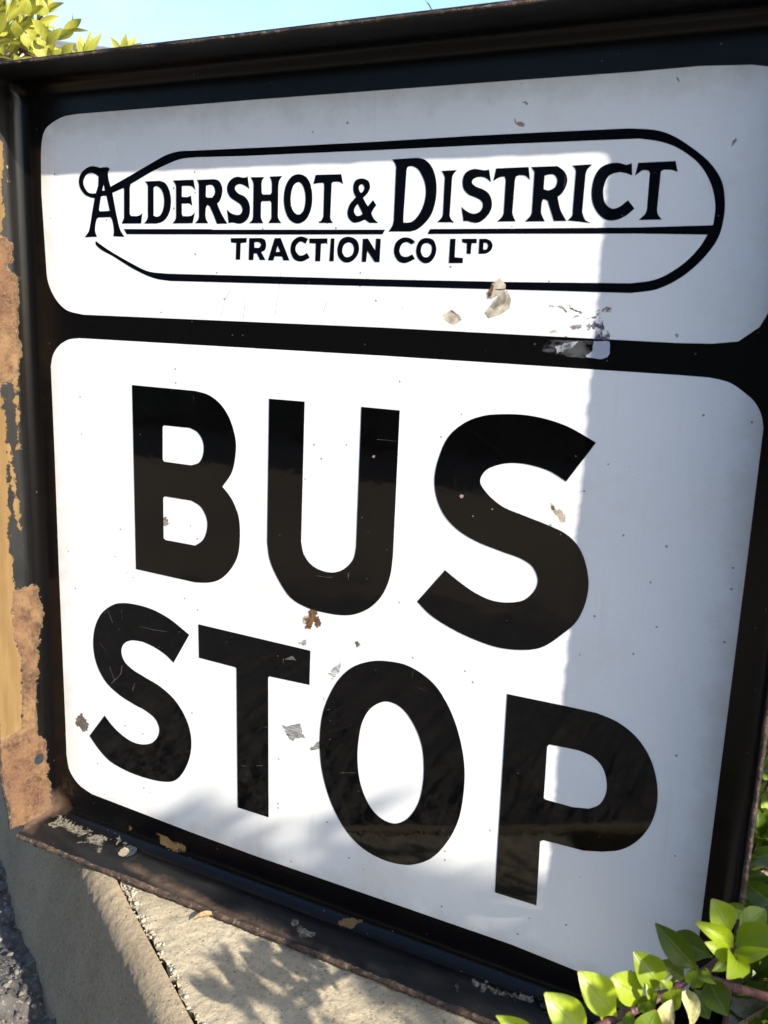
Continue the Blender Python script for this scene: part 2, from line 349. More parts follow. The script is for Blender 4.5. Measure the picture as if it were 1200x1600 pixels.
me = bpy.data.meshes.new('joint_grit'); bm.to_mesh(me); bm.free(); me.polygons.foreach_set('use_smooth', [True] * len(me.polygons))
link('joint_grit', me, MAT_GRIT, kind='stuff', label='pale crumbs of grit in the joint between slab and edging', cat='grit')
bm = bmesh.new()
for i in range(150):
    px = random.uniform(-60, 120); py = random.uniform(1340, 1680); q = W(onplane((px, py), 1, SLAB - GZ))
    if (q - J0).dot(N) < .043: continue
    pebble(bm, q + Vector((0, 0, .002)), random.choice([.0008, .001, .0014, .002]) * random.uniform(.6, 1.1), 900 + i)
me = bpy.data.meshes.new('gravel'); bm.to_mesh(me); bm.free(); me.polygons.foreach_set('use_smooth', [True] * len(me.polygons))
link('gravel', me, MAT_STONE, kind='stuff', label='loose grit on the dark ground below the edging', cat='gravel')

# ---------------------------------------------------------------- the sign
SIGN = empty('bus_stop_sign', (0.2, 0, 0), 'old black and white enamel bus stop sign in a rusting tray, standing on the slab', 'sign')
UL, UR, VT, VB, DEP, RC = -.018, .4165, -.0205, .4410, .031, .0140
# rounded rectangle at a given inset from the outer rim: (u, v, inward normal, side), the corners kept tight at every depth
def perimeter(step, o=0.0, rc=.0045):
    out = []; u0, u1, v0, v1 = UL + o, UR - o, VT + o, VB - o; r = rc
    segs = [((u0 + r, v1), (u1 - r, v1), (0, -1), 'bottom', UR - UL), ((u1, v1 - r), (u1, v0 + r), (-1, 0), 'right', VB - VT),
            ((u1 - r, v0), (u0 + r, v0), (0, 1), 'top', UR - UL), ((u0, v0 + r), (u0, v1 - r), (1, 0), 'left', VB - VT)]
    cen = [(u1 - r, v1 - r), (u1 - r, v0 + r), (u0 + r, v0 + r), (u0 + r, v1 - r)]; a0 = [90, 0, -90, -180]; nm_ = ['bottom', 'right', 'top', 'left']
    for q, ((a, b, n, nm, ln), cc, aa) in enumerate(zip(segs, cen, a0)):
        m_ = int(ln / step)
        for i in range(m_): t = i / m_; out.append((a[0] + (b[0] - a[0]) * t, a[1] + (b[1] - a[1]) * t, *n, nm))
        for i in range(12):
            t = R_(aa - 90 * i / 12); out.append((cc[0] + r * math.cos(t), cc[1] + r * math.sin(t), -math.cos(t), -math.sin(t), nm if i < 6 else nm_[(q + 1) % 4]))
    return out
pf = [(0.0, -DEP)] + [(.0016 * k / 20, -DEP + (DEP - .0095) * k / 20) for k in range(1, 21)]
pf += [(.0016 + .0088 * (1 - math.cos(R_(a))), -.0095 + .0092 * math.sin(R_(a))) for a in range(9, 91, 9)] + [(.0125, -.0003), (.0138, -.0003)]
nc = len(pf); cols = [perimeter(.0012, o, .0045 + .15 * o) for o, z in pf]; per = cols[0]
U = []; side = []
for i in range(len(per)):
    for j, (o, z) in enumerate(pf): U.append((cols[j][i][0], cols[j][i][1], z)); side.append(per[i][4])
U = np.array(U); side = np.array(side)
# gentle dents in the turned edges
dent = (vnoise(np.column_stack([U[:, 0] + U[:, 1], U[:, 2]]), 14, 21) * .00035) * np.clip((-U[:, 2] - .008) / .02, 0, 1)
nrm = np.array([(p[2], p[3]) for p in per for _ in pf]); U[:, :2] += nrm * dent[:, None]
fl_ = lambda u, v, z: -.0075 * np.clip((.036 - u) / .02, 0, 1) * np.clip((-z - .010) / .021, 0, 1) * np.clip((v + .01) / .03, 0, 1) * np.clip((.436 - v) / .03, .25, 1)
lf = np.where(side == 'left', fl_(U[:, 0] , U[:, 1], U[:, 2]), 0); U[:, 0] += lf
def project(A):
    q = (A - CC) @ CR.T; return q[:, :2] / np.maximum(q[:, 2:], .05) * F + [600, 800]
PX = project(U)
pxm = np.linalg.norm(U - CC, axis=1) / F                     # metres per pixel, to turn traced outlines into surface distances
def area(polys, sides):
    d = np.full(len(U), .05); mk = np.isin(side, sides)
    for p in polys: d[mk] = np.minimum(d[mk], (sdf(PX[mk], p) * pxm[mk]) * 1.3)
    return d
rust = area([[(-60, 350), (0, 375), (9, 372), (19, 380), (17, 405), (12, 412), (17, 425), (27, 432), (26, 462), (31, 495), (27, 522), (38, 558), (25, 582), (10, 598), (-60, 570)],
             [(20, 925), (34, 915), (60, 914), (65, 950), (62, 980), (58, 1029), (55, 1090), (57, 1146), (69, 1156), (72, 1180), (79, 1231), (80, 1262), (34, 1294), (10, 1312), (-40, 1330), (-60, 1180), (14, 1152), (34, 1135), (34, 1029), (22, 1000)]], ['left'])
tan = area([[(-70, 200), (5, 220), (6, 300), (2, 380), (-70, 380)], [(-70, 560), (1, 600), (6, 625), (10, 690), (15, 860), (24, 920), (30, 1015), (36, 1030), (36, 1140), (14, 1160), (-70, 1250)], [(20, 570), (25, 575), (31, 700), (27, 700)], [(11, 690), (22, 735), (33, 835), (30, 838), (18, 760)]], ['left'])
tan = np.minimum(tan, area([[(247, 1303), (258, 1302), (278, 1318), (288, 1326), (270, 1328), (250, 1316)], [(530, 1443), (545, 1434), (562, 1440), (548, 1450)], [(199, 1292), (206, 1294), (204, 1301), (198, 1299)], [(130, 60), (160, 52), (220, 60), (170, 70)]], ['bottom', 'top']))
dust = area([[(76, 1240), (92, 1232), (112, 1262), (92, 1272), (60, 1284), (50, 1300), (30, 1296)], [(196, 1352), (214, 1354), (236, 1366), (262, 1372), (300, 1392), (338, 1414), (420, 1446), (500, 1478), (420, 1456), (292, 1404), (250, 1388)]], ['left', 'bottom'])
flake = area([[(78, 1288), (90, 1276), (112, 1284), (140, 1297), (174, 1312), (158, 1318), (156, 1336), (150, 1320), (118, 1318), (138, 1308), (110, 1303), (98, 1294), (86, 1296)],
              [(715, 1536), (722, 1530), (725, 1536), (717, 1542)], [(740, 1534), (752, 1533), (790, 1545), (832, 1558), (830, 1566), (795, 1556), (762, 1546), (757, 1551), (750, 1548)],
              [(455, 1436), (462, 1440), (470, 1452), (492, 1462), (470, 1458)], [(10, 250), (15, 262), (12, 282), (9, 280)], [(186, 1305), (196, 1318), (183, 1316)]], ['left', 'bottom'])
# holes punched through the turned edge
keepv = np.ones(len(U), bool); holes = []
def hole(px, sd, r):
    global keepv
    if sd == 'bottom': c3 = onplane(px, 1, VB - .0009); ax = (0, 2)
    else: c3 = onplane(px, 0, UL + .0010); ax = (1, 2)
    holes.append((c3, ax, r, sd))
hole((199, 1331), 'bottom', .0058); hole((862, 1573), 'bottom', .0062); hole((60, 1186), 'left', .0036)
V = [W(u) for u in U]; Fc = grid_faces(len(per), nc, True)
inn = []
for (c3, ax, r, sd) in holes:
    mk = (side == sd) & (U[:, 2] < -.006); d = np.stack([U[:, ax[0]] - c3[ax[0]], U[:, ax[1]] - c3[ax[1]]], 1); dd = np.linalg.norm(d, axis=1)
    ins = mk & (dd < r); inn.append(ins)
    ring = mk & (dd >= r) & (dd < r * 1.75); lift = (.0004 * np.sin(np.pi * np.clip((dd - r) / (r * .75), 0, 1)))
    nn = nrm.copy()
    for i in np.where(ring)[0]: V[i] = V[i] + Wd((nn[i, 0], nn[i, 1], 0)) * lift[i]
ins = np.any(inn, axis=0)
Fc = [f for f in Fc if not all(ins[list(f)])]
cdist = np.hypot(U[:, 0] - UL, U[:, 1] - VB); slit = (U[:, 2] < -.019) & (cdist < .0024 + (-.019 - U[:, 2]) * .12)    # the split in the lower left corner
Fc = [f for f in Fc if not all(slit[list(f)])]
used = sorted({i for f in Fc for i in f}); ri = {}
for (c3, ax, r, sd), q in zip(holes, inn):                       # snap the cut edge to a circle
    for i in np.where(q)[0]:
        d = np.array([U[i, ax[0]] - c3[ax[0]], U[i, ax[1]] - c3[ax[1]]]); l = np.linalg.norm(d) + 1e-9; e = d / l * (r - l)
        t = np.zeros(3); t[ax[0]] = e[0]; t[ax[1]] = e[1]; V[i] = V[i] + Wd(t)
Fc.append([i * nc + nc - 1 for i in range(len(per))])           # the flat back panel
used = sorted({i for f in Fc for i in f}); remap = {v: k for k, v in enumerate(used)}
me = mesh('tray', [V[i] for i in used], [tuple(remap[i] for i in f) for f in Fc])
for nm, a in (('rust', rust), ('tan', tan), ('dust', dust), ('flake', flake), ('depth', -U[:, 2])): attr(me, nm, a[used])
bm = bmesh.new(); bm.from_mesh(me); bmesh.ops.recalc_face_normals(bm, faces=bm.faces)
big = max(bm.faces, key=lambda f: len(f.verts)); bm.normal_update()
if big.normal.y > 0: bmesh.ops.reverse_faces(bm, faces=bm.faces)
bm.to_mesh(me); bm.free(); me.polygons.foreach_set('use_smooth', [True] * len(me.polygons))
TRAY = link('tray', me, MAT_TRAY, SIGN); sm = TRAY.modifiers.new('thickness', 'SOLIDIFY'); sm.thickness = .0016; sm.offset = -1

# rusty rolled rim: an uneven bead along the front edge
per2 = perimeter(.0010); rad = {'bottom': .0017, 'left': .0010, 'top': .0008, 'right': .0011}; V = []
uu = np.array([(p[0] * 1.0 + p[1] * 1.7, p[1]) for p in per2]); a1 = vnoise(uu, 90, 31); a2 = vnoise(uu, 300, 32)
a3 = vnoise(uu, 700, 33); rr_ = np.array([rad[p[4]] for p in per2]); k = np.ones(21) / 21; n_ = len(rr_)
rr_ = np.convolve(np.concatenate([rr_[-10:], rr_, rr_[:10]]), k, 'valid')
lr_ = np.array([float(fl_(p[0], p[1], -DEP)) if p[4] == 'left' else 0.0 for p in per2]); lr_ = np.convolve(np.concatenate([lr_[-5:], lr_, lr_[:5]]), np.ones(11) / 11, 'valid')
for i, p in enumerate(per2):
    r = rr_[i] * (1 + .35 * a1[i] + .30 * a2[i]); j = .0002 * a1[i]
    for q in range(10):
        t = 2 * math.pi * q / 10; rq = r * (1 + .16 * math.sin(3 * t + 40 * a1[i] + 9 * a3[i]))
        o = -.0004 + math.cos(t) * rq + j; z = -DEP + .0006 + math.sin(t) * rq * .9
        V.append(W((p[0] + p[2] * o + lr_[i], p[1] + p[3] * o, z)))
Fc = [(i * 10 + q, ((i + 1) % n_) * 10 + q, ((i + 1) % n_) * 10 + (q + 1) % 10, i * 10 + (q + 1) % 10) for i in range(n_) for q in range(10) if math.hypot(per2[i][0] - UL, per2[i][1] - VB) > .0034]
link('rim', mesh('rim', V, Fc), MAT_RIM, SIGN)

# ---- flat enamel shapes: traced outlines taken back onto the sign's own plane and given thickness
def parse(s, ox=0, oy=0, k=1.0):
    out = []
    for t in s.split():
        c = t.endswith('!'); x, y = t.rstrip('!').split(','); out.append((float(x) / k + ox, float(y) / k + oy, c))
    return out
def smooth(pts, raw=False, step=7):
    q = [np.array(p[:2]) if raw else np.array(uv(p[:2])) for p in pts]; cr = [p[2] for p in pts]; n = len(q); out = []
    for i in range(n):
        p1, p2 = q[i], q[(i + 1) % n]; c1, c2 = cr[i], cr[(i + 1) % n]
        if c1 and c2: out.append(p1); continue
        p0 = q[i - 1] if not c1 else 2 * p1 - p2; p3 = q[(i + 2) % n] if not c2 else 2 * p2 - p1
        if c1: p0 = p1 + (p1 - p2) * .35 + 0 * p0
        for t in np.arange(step) / step:
            d1 = math.sqrt(np.linalg.norm(p1 - p0)) + 1e-9; d2 = math.sqrt(np.linalg.norm(p2 - p1)) + 1e-9; d3 = math.sqrt(np.linalg.norm(p3 - p2)) + 1e-9
            t0 = 0; t1 = d1; t2 = t1 + d2; t3 = t2 + d3; tt = t1 + (t2 - t1) * t
            A1 = (t1 - tt) / (t1 - t0) * p0 + (tt - t0) / (t1 - t0) * p1; A2 = (t2 - tt) / (t2 - t1) * p1 + (tt - t1) / (t2 - t1) * p2
            A3 = (t3 - tt) / (t3 - t2) * p2 + (tt - t2) / (t3 - t2) * p3
            B1 = (t2 - tt) / (t2 - t0) * A1 + (tt - t0) / (t2 - t0) * A2; B2 = (t3 - tt) / (t3 - t1) * A2 + (tt - t1) / (t3 - t1) * A3
            out.append((t2 - tt) / (t2 - t1) * B1 + (tt - t1) / (t2 - t1) * B2)
    return out
def plate(name, loops, z0, th, bev, mat, parent):
    cu = bpy.data.curves.new(name, 'CURVE'); cu.dimensions = '2D'; cu.fill_mode = 'BOTH'
    for lp in loops:
        sp_ = cu.splines.new('POLY'); sp_.points.add(len(lp) - 1); sp_.use_cyclic_u = True
        for p, q in zip(sp_.points, lp): p.co = (q[0], -q[1], 0, 1)
    cu.extrude = th / 2 - bev * 0; cu.bevel_depth = bev; cu.bevel_resolution = 1; cu.offset = -bev
    o = bpy.data.objects.new(name, cu); me = bpy.data.meshes.new_from_object(o); bpy.data.objects.remove(o); bpy.data.curves.remove(cu)
    me.transform(Matrix.Translation((0, -(z0 + th / 2 + bev), SLAB)) @ Matrix.Rotation(R_(90), 4, 'X')); me.name = name
    for p in me.polygons: p.use_smooth = False
    return link(name, me, mat, parent)

up = parse('65.7,300! 66.3,222 71.7,203 81.7,193 100,182.7 123,178.3! 400,156! 800,126.3! 1000,112! 1094.5,103.6! 1175.5,101.6!')
UPL = smooth(up)[:-0 or None]
UPL = UPL + [np.array(p) for p in ((.386, .0025), (.3935, .0085), (.3985, .018), (.4000, .030), (.4000, .075), (.3985, .0895), (.3935, .1005), (.3860, .1066))]
UPL += smooth(parse('1114,537! 1060,536! 600,512! 131,491.8! 105,484.5 90,470 80,452 75,435 72.5,405!'))
LOW = smooth(parse('80.5,572.5! 83.8,555 92.5,541 107.5,531 125,528.5! 600,556! 1060,586! 1107.5,589.8! 1126,593.5 1142.5,599 1164,614 1180,629 1190,649 1193,669!'))
LOW = LOW + [np.array(p) for p in ((.4000, .200), (.4000, .398), (.3985, .4075), (.3935, .4150), (.3860, .4195), (.376, .4210))]
LOW += smooth(parse('800,1475! 600,1405.7! 400,1336.7! 299,1299.6! 144,1240! 124,1225 110,1204 105,1180! 103,1125! 92.8,884! 86,700!'))
FU = plate('enamel_panel', [UPL], .0002, .0002, .0001, MAT_WHITE, SIGN)
FL = plate('enamel_panel', [LOW], .0002, .0002, .0001, MAT_WHITE, SIGN)
ZL = .0006
def letter(ox, oy, k, *loops, parent=FU, mat=MAT_NAVY, name='letter', z=ZL, th=.00005, bev=.00005):
    return plate(name, [smooth(parse(s, ox, oy, k)) for s in loops], z, th, bev, mat, parent)
# ALDERSHOT
letter(115, 250, 10, '435,125! 300,100 200,140 120,230 98,340 120,440 190,540 280,585 345,600! 310,800! 255,1110 230,1150 187,1208! 380,1200! 350,1110 375,930 405,900! 585,893! 615,930 645,1110 638,1193! 808,1200! 745,1100 690,880 620,520! 590,420! 560,300 553,200 580,140! 545,112! 460,118',
       '405,260! 340,215 280,205 210,240 165,340 185,430 240,505 300,525 365,520! 400,400!', '485,375! 505,480! 460,480!', '440,575! 490,558 530,565! 580,795! 430,805! 410,785!', z=ZL + .00002)
letter(180, 260, 8.571, '150,200! 260,200! 222,235 207,290! 207,640! 225,665! 300,668! 340,655 375,630! 360,765! 100,767! 132,690! 132,310! 125,293! 105,290!', z=ZL + .00002)
letter(180, 260, 8.571, '410,203! 610,195! 680,225 735,320 758,450 745,590 700,690 640,745 570,766! 398,767! 438,715 450,680! 450,270! 440,240', '525,290! 550,268 590,275 640,330 668,450 650,590 610,660 560,675 525,660!')
letter(180, 260, 8.571, '785,190! 1060,180! 1085,318! 1040,270 990,262! 915,262! 903,275! 903,410! 990,410 1025,390! 1043,530! 1010,500 960,497! 903,500! 903,640! 915,668! 1000,668! 1040,655 1080,620! 1048,762! 778,765! 815,720 828,680! 828,270! 815,235')
letter(300, 260, 8.571, '78,183! 310,172! 370,195 412,270 415,360 385,460 350,500! 375,570 430,680 485,768! 345,770! 300,650 250,540! 220,520 195,560! 190,650! 200,710 228,762! 50,762! 95,710 105,670! 103,250! 95,215', '200,260! 250,248 290,258 318,310 315,370 280,420! 205,418! 195,400!')
letter(300, 260, 8.571, '755,135! 778,303! 720,260 650,238 600,260 585,300 620,355 720,410 770,480 788,580 765,690 700,755 640,768 570,755 530,755 503,762! 480,580! 530,625 600,650 660,640 687,585 665,520 600,470 520,410 482,320 495,230 550,165 620,140 690,152 730,150')
letter(300, 260, 8.571, '795,147! 980,145! 950,190 940,240! 945,360! 960,378! 1060,378! 1080,350! 1080,230! 1070,180 1050,138! 1221,131! 1180,190 1166,257! 1160,680! 1175,715 1208,760! 1032,760! 1070,700 1075,660! 1075,490! 1060,465! 950,468! 935,490! 932,680! 945,720 965,762! 770,762! 820,715 830,660! 835,250! 825,200')
letter(420, 260, 6.667, '320,83 250,105 190,190 165,330 180,460 230,560 310,597 385,565 440,470 460,340 445,200 400,115', '320,165 270,195 240,290 238,390 265,470 315,503 360,475 387,390 385,270 355,190')
letter(420, 260, 6.667, '497,90! 765,83! 785,185! 740,163 680,162! 662,180! 648,530! 655,560 677,590! 525,590! 565,550 577,520! 585,190! 575,172! 530,175 473,185!')
letter(420, 260, 6.667, '975,127 910,150 888,210 895,280 915,320! 850,400 827,480 840,540 890,585 950,580 1010,555! 1035,575 1060,590! 1147,590! 1100,545 1075,490! 1095,450 1128,405! 1093,352! 1040,418! 1010,370 990,330! 1040,275 1062,215 1045,155', '972,188 945,215 948,245 965,275 990,260 1003,225 990,195', '935,392! 905,430 895,470 915,510 945,517 985,495! 960,440')
# DISTRICT
letter(590, 230, 8, '190,155! 510,135! 600,160 680,240 730,370 745,520 730,680 680,840 600,950 500,1030 420,1055! 145,1055! 195,980 210,920! 240,250! 225,205', '370,290! 385,250 440,240 510,275 570,370 605,480 610,590 580,730 520,850 440,930 370,945 330,940! 330,880!')
letter(590, 230, 8, '810,298! 1000,288! 950,350 938,400! 908,860! 920,890 955,940! 750,940! 810,880 825,840! 848,380! 835,345')
letter(710, 240, 7.0588, '390,178! 410,315! 350,270 280,258 215,285 200,320 235,360 330,400 390,450 420,540 410,620 350,710 270,762 200,760 150,745 108,748! 85,590! 140,635 200,662 250,660 305,620 320,560 300,520 240,485 160,450 105,380 103,270 140,205 220,172 300,180 345,185')
letter(710, 240, 7.0588, '468,165! 825,150! 838,288! 785,245 720,240! 685,255! 673,300! 645,650! 655,690 680,748! 475,752! 530,700 550,660! 573,290! 560,255! 510,262 437,303!')
letter(0, 0, 1, '831.1,261.3! 871.5,259.8! 882,267.5 887,278.5 885.7,289.5 878.3,303 872,308! 876.5,328 885.7,345.4! 866.4,345.6! 860,325 856.6,314! 850,311.5 847.4,316.5! 846.3,332 848,337.7 852,346! 821.2,346.3! 830.4,336.3 832,330.7! 836,269.8! 834.7,267', '851.7,274.7! 858.8,272.9 866.5,273.3 871.5,281 868.7,291.7 858.8,297.4 850.2,296!')
letter(860, 240, 5.4545, '192,103! 360,93! 315,145 303,185! 275,500! 300,565 345,592! 150,570! 190,530 195,480! 222,150! 212,125')
letter(860, 240, 5.4545, '697,82! 700,190! 650,170 580,162 500,195 460,280 455,360 475,430 530,470 590,455 665,398! 720,470! 640,535 560,568 480,565 410,510 365,420 357,310 385,190 440,115 520,85 590,82 650,97')
letter(860, 240, 5.4545, '752,80! 1070,65! 1088,160! 1040,143 970,140! 945,155! 912,480! 920,520 953,565! 755,567! 810,515 825,480! 850,170! 840,148! 790,145 725,190!')
# TRACTION CO LTD
for lp in (['62,90! 193,88! 190,125! 143,130! 138,265! 103,265! 107,130! 65,125!'],
           ['213,90! 310,88! 340,105 350,145 340,185 310,205! 345,268! 300,268! 275,215! 250,215! 245,268! 208,268!', '253,125! 290,122 308,140 295,165 255,168!'],
           ['420,90! 468,88! 540,272! 492,272! 480,240! 420,238! 408,272! 365,270!', '443,150! 465,200! 430,203!'],
           ['692,95! 672,135! 630,118 595,150 590,190 620,230 650,228 683,210! 705,250! 640,280 580,262 550,200 560,125 600,85 645,77'],
           ['702,93! 850,92! 848,130! 797,135! 790,278! 750,278! 755,133! 703,130!'], ['878,92! 907,92! 900,278! 865,278!'],
           ['1020,78 960,100 932,170 940,240 985,285 1045,280 1095,225 1107,165 1085,105', '1020,125 985,145 970,195 990,240 1020,243 1055,220 1065,170 1050,135']):
    letter(350, 355, 5.217, *lp)
for lp in (['43,95! 83,93! 143,190! 150,93! 188,95! 178,285! 140,285! 78,190! 68,283! 33,283!'],
           ['467,115! 442,142! 400,122 360,140 340,190 355,230 395,242 445,222! 467,260! 385,293 330,275 297,210 310,130 360,88 420,88'],
           ['565,88 510,105 477,180 490,250 540,293 590,285 630,230 640,170 615,105', '560,130 525,150 515,200 535,240 570,243 600,205 600,150'],
           ['755,95! 797,95! 790,245! 858,252! 855,293! 742,293!'], ['850,95! 970,95! 970,130! 928,132! 920,218! 888,218! 890,132! 853,125!'],
           ['992,95! 1050,95! 1085,115 1098,150 1080,195 1040,217! 985,217!', '1025,128! 1050,130 1062,150 1050,180 1022,183!']):
    letter(560, 355, 5.217, *lp)
# the capsule outline and the two rules
plate('capsule_outline', [smooth(parse('174,292! 205,274.5! 235,257 260,243 280,237 307,235.5! 450,229! 590,221.7! 733,213! 850,207! 917,204! 983,201! 1027,204 1053,213 1083,232 1110,255 1128,283 1133,313 1131,343 1122,373 1100,403 1067,432 1027,452 987,458! 850,454! 617,448! 450,444! 267,439! 243,435 213,422 177,400 159,390 151,382 150.8,376.5! 169,389.5 207,411.7 233,424 263,427.7! 450,432.5! 600,436.6! 800,440.7! 987,442.7! 1027,436 1067,413 1093,387 1106,366.7! 1115,350! 1118,323 1112,290 1093,257 1060,232 1033,222 1000,217! 800,225! 733,228! 590,235! 450,241! 383,244! 307,246! 283,249 260,258 235,270.5 208,286.5 195,293.5 174,303!'))], ZL, .00004, .00004, MAT_NAVY, FU)
letter(0, 0, 1, '195,358! 331,358.2! 333,359! 603,359! 598.7,366.2! 440,366.5! 199.5,366!', name='rule')
letter(0, 0, 1, '673,358! 800,357.3! 1000,355.5! 1118,352! 1112,367! 1000,365.2! 800,365.3! 669,365.8!', name='rule', z=ZL - .00002)
# BUS STOP
B = dict(parent=FL, mat=MAT_BLACK, th=.00008, bev=.00007)
letter(195, 590, 4.848, '62,55! 540,100! 640,130 730,200 800,310 845,470 845,580 815,720 745,825! 810,910 865,1040 878,1190 860,1350 800,1460 720,1530 640,1550 540,1548! 92,1448!', '293,372! 305,360! 500,380! 560,415 600,490 600,580 570,640 510,663! 305,635! 293,620!', '297,910! 310,898! 510,930! 580,975 625,1060 630,1140 600,1225 540,1270! 315,1228! 300,1215!', **B)
letter(400, 610, 4.444, '97,57! 343,77! 318,1050! 335,1130 380,1200 450,1245 540,1262 620,1235 680,1170 700,1090! 737,113! 1003,138! 955,1150! 935,1290 880,1420 790,1510 690,1552 600,1558 480,1540 370,1510 250,1440 160,1310 100,1170 83,1050!', **B)
letter(640, 630, 3.871, '1130,238! 950,472! 850,410 730,372 620,360 530,375 460,410 430,470 460,530 560,620 700,680 850,740 950,790 1020,860 1065,960 1085,1090 1065,1210 1010,1320 920,1400 800,1475 690,1490 540,1475 380,1420 230,1345 120,1270 50,1197! 218,1008! 300,1075 400,1145 500,1190 600,1203 700,1185 765,1120 778,1060 745,985 680,940 560,895 400,830 290,760 210,670 165,560 155,450 180,330 240,200 340,115 450,75 560,65 700,70 830,95 960,140 1060,195', **B)
letter(130, 930, 5.333, '890,328! 760,558! 690,490 600,430 500,385 400,375 345,405 325,460 345,540 410,610 520,680 650,760 760,860 830,960 880,1070 907,1200 895,1340 840,1470 770,1540 680,1550 500,1510 350,1450 220,1370 130,1270 60,1168! 185,1000! 250,1085 340,1170 420,1220 510,1240 590,1220 635,1160 640,1100 610,1030 530,960 430,905 300,820 190,710 120,570 92,420 105,270 160,150 250,80 320,63 430,72 580,115 720,190 810,260', **B)
letter(300, 960, 4.848, '55,72! 902,272! 895,530! 590,465! 582,480! 585,1532! 352,1458! 343,405! 335,397! 60,325!', **B)
letter(490, 1020, 4.706, '440,57 300,97 200,180 125,300 70,450 50,650 65,850 120,1060 220,1270 350,1420 500,1510 640,1550 740,1552 870,1505 990,1380 1070,1220 1110,990 1110,800 1070,590 1000,400 905,245 800,150 680,85 560,60', '530,355 430,400 365,500 335,640 328,800 350,960 410,1110 490,1205 590,1250 680,1225 760,1130 800,1010 815,850 800,680 750,540 670,420 600,370', **B)
letter(760, 1070, 4.2857, '143,58! 540,140! 740,185! 880,245 1010,350 1100,490 1145,660 1140,820 1090,950 1000,1050 900,1100 780,1113! 650,1105! 385,1035! 362,1045! 338,1472! 60,1385!', '410,410! 425,395! 620,435! 710,475 775,540 807,640 800,730 755,800 690,825! 580,815! 400,765! 387,755!', **B)

# ---- chips, rust spots, sticker residue, scratches
def ragged(poly, amp, seed, sub=6):
    r = random.Random(seed); n = len(poly); out = []
    for i in range(n):
        a, b = poly[i], poly[(i + 1) % n]
        for k in range(sub): t = k / sub; out.append((a[0] + (b[0] - a[0]) * t + r.gauss(0, amp), a[1] + (b[1] - a[1]) * t + r.gauss(0, amp)))
    return [np.array(uv(p)) for p in out]
def patch(name, poly, mat, parent, amp=.5, z=.00062, seed=1, o=(0, 0), k=1.0, th=.000006):
    return plate(name, [ragged([(x / k + o[0], y / k + o[1]) for x, y in poly], amp, seed)], z, th, 0, mat, parent)
def blob(cx_, cy_, r, seed, n=11, sq=.4, spike=.35):
    q = random.Random(seed); out = []
    for i in range(n):
        t = 6.283 * i / n; rr2 = r * (1 + q.uniform(-spike, spike)); out.append((cx_ + math.cos(t) * rr2, cy_ + math.sin(t) * rr2 * (1 + q.uniform(-sq, sq) * .3)))
    return out
ZC = ZL + .00018
CO = dict(o=(660, 420), k=3.53)
patch('enamel_chip', [(395, 75), (430, 50), (462, 88), (465, 115), (425, 148), (380, 166), (366, 130)], MAT_CHIP, FU, .5, ZC, 3, **CO)
patch('enamel_chip', [(470, 118), (492, 165), (484, 220), (438, 250), (372, 270), (352, 240), (420, 150)], MAT_CHIP, FU, .5, ZC + .00002, 4, **CO)
patch('bare_chip', [(452, 128), (470, 150), (462, 180), (432, 205), (395, 222), (378, 212), (420, 160)], MAT_CHIPDARK, FU, .6, ZC + .00008, 5, **CO)
patch('rust_spot', [(392, 84), (400, 100), (382, 150), (368, 164), (364, 130)], MAT_RUSTSPOT, FU, .5, ZC + .0001, 6, **CO)
patch('rust_spot', [(408, 112), (460, 108), (462, 114), (420, 118)], MAT_RUSTSPOT, FU, .3, ZC + .0001, 61, **CO)
patch('enamel_chip', [(112, 255), (160, 228), (212, 258), (214, 285), (180, 312), (130, 292)], MAT_CHIP, FU, .5, ZL, 7, **CO)
patch('bare_chip', [(155, 228), (166, 226), (216, 265), (218, 282), (205, 280), (196, 258)], MAT_CHIPDARK, FU, .4, ZL + .00006, 8, **CO)
patch('enamel_chip', [(560, 336), (566, 322), (577, 312), (577, 330), (588, 346), (575, 352), (565, 350)], MAT_CHIP, FU, .7, ZL - .00005, 9)
for i, q in enumerate(([(571, 310), (575, 309), (578, 316), (575, 319)], [(583, 328), (588, 327), (589, 334), (586, 338), (582, 333)], [(562, 349), (568, 344), (573, 345), (577, 350), (570, 353)], [(556, 324), (562, 320), (566, 330), (563, 336), (557, 333)])):
    patch('enamel_chip', q, MAT_CHIP, FU, .5, ZL - .00002, 70 + i)
patch('chip', [(805, 184), (808, 192), (813, 190), (821, 193), (820, 199), (813, 198), (806, 194), (804, 188)], MAT_PINKCHIP, FU, .3, ZL, 10)
patch('chip', [(816, 161), (821, 158), (826, 162), (824, 166), (821, 162)], MAT_PINKCHIP, FU, .3, ZL, 11)
patch('chip', [(1143, 230), (1145, 220), (1150, 216), (1152, 220), (1148, 225)], MAT_CHIPDARK, FU, .3, ZL, 12)
patch('chip', [(1057, 121), (1060, 122), (1062, 128), (1060, 128)], MAT_BROWNSPOT, FU, .2, ZL, 13)
patch('enamel_chip', [(860, 784), (863, 786), (870, 797), (876, 795), (884, 805), (884, 815), (876, 818), (873, 808), (865, 800)], MAT_CHIP, FL, .4, ZL, 14)
patch('rust_spot', [(861, 790), (867, 790), (867, 797), (863, 797)], MAT_RUSTSPOT, FL, .3, ZL + .00006, 15)
patch('rust_spot', blob(489, 966, 12, 5, 14, .3, .55), MAT_RUSTSPOT, FL, 1.5, ZC, 16)
patch('enamel_chip', blob(480, 968, 6, 6, 9), MAT_CHIP, FL, .8, ZC - .00004, 17)
patch('scuff', [(121, 1120), (128, 1115), (133, 1122), (140, 1131), (138, 1141), (131, 1143), (125, 1136), (118, 1131)], MAT_BROWNSPOT, FL, 1.0, ZL, 18)
patch('scuff', [(442, 1134), (470, 1129), (476, 1152), (455, 1157), (446, 1142)], MAT_SCUFF, FL, 1.2, ZL, 19)
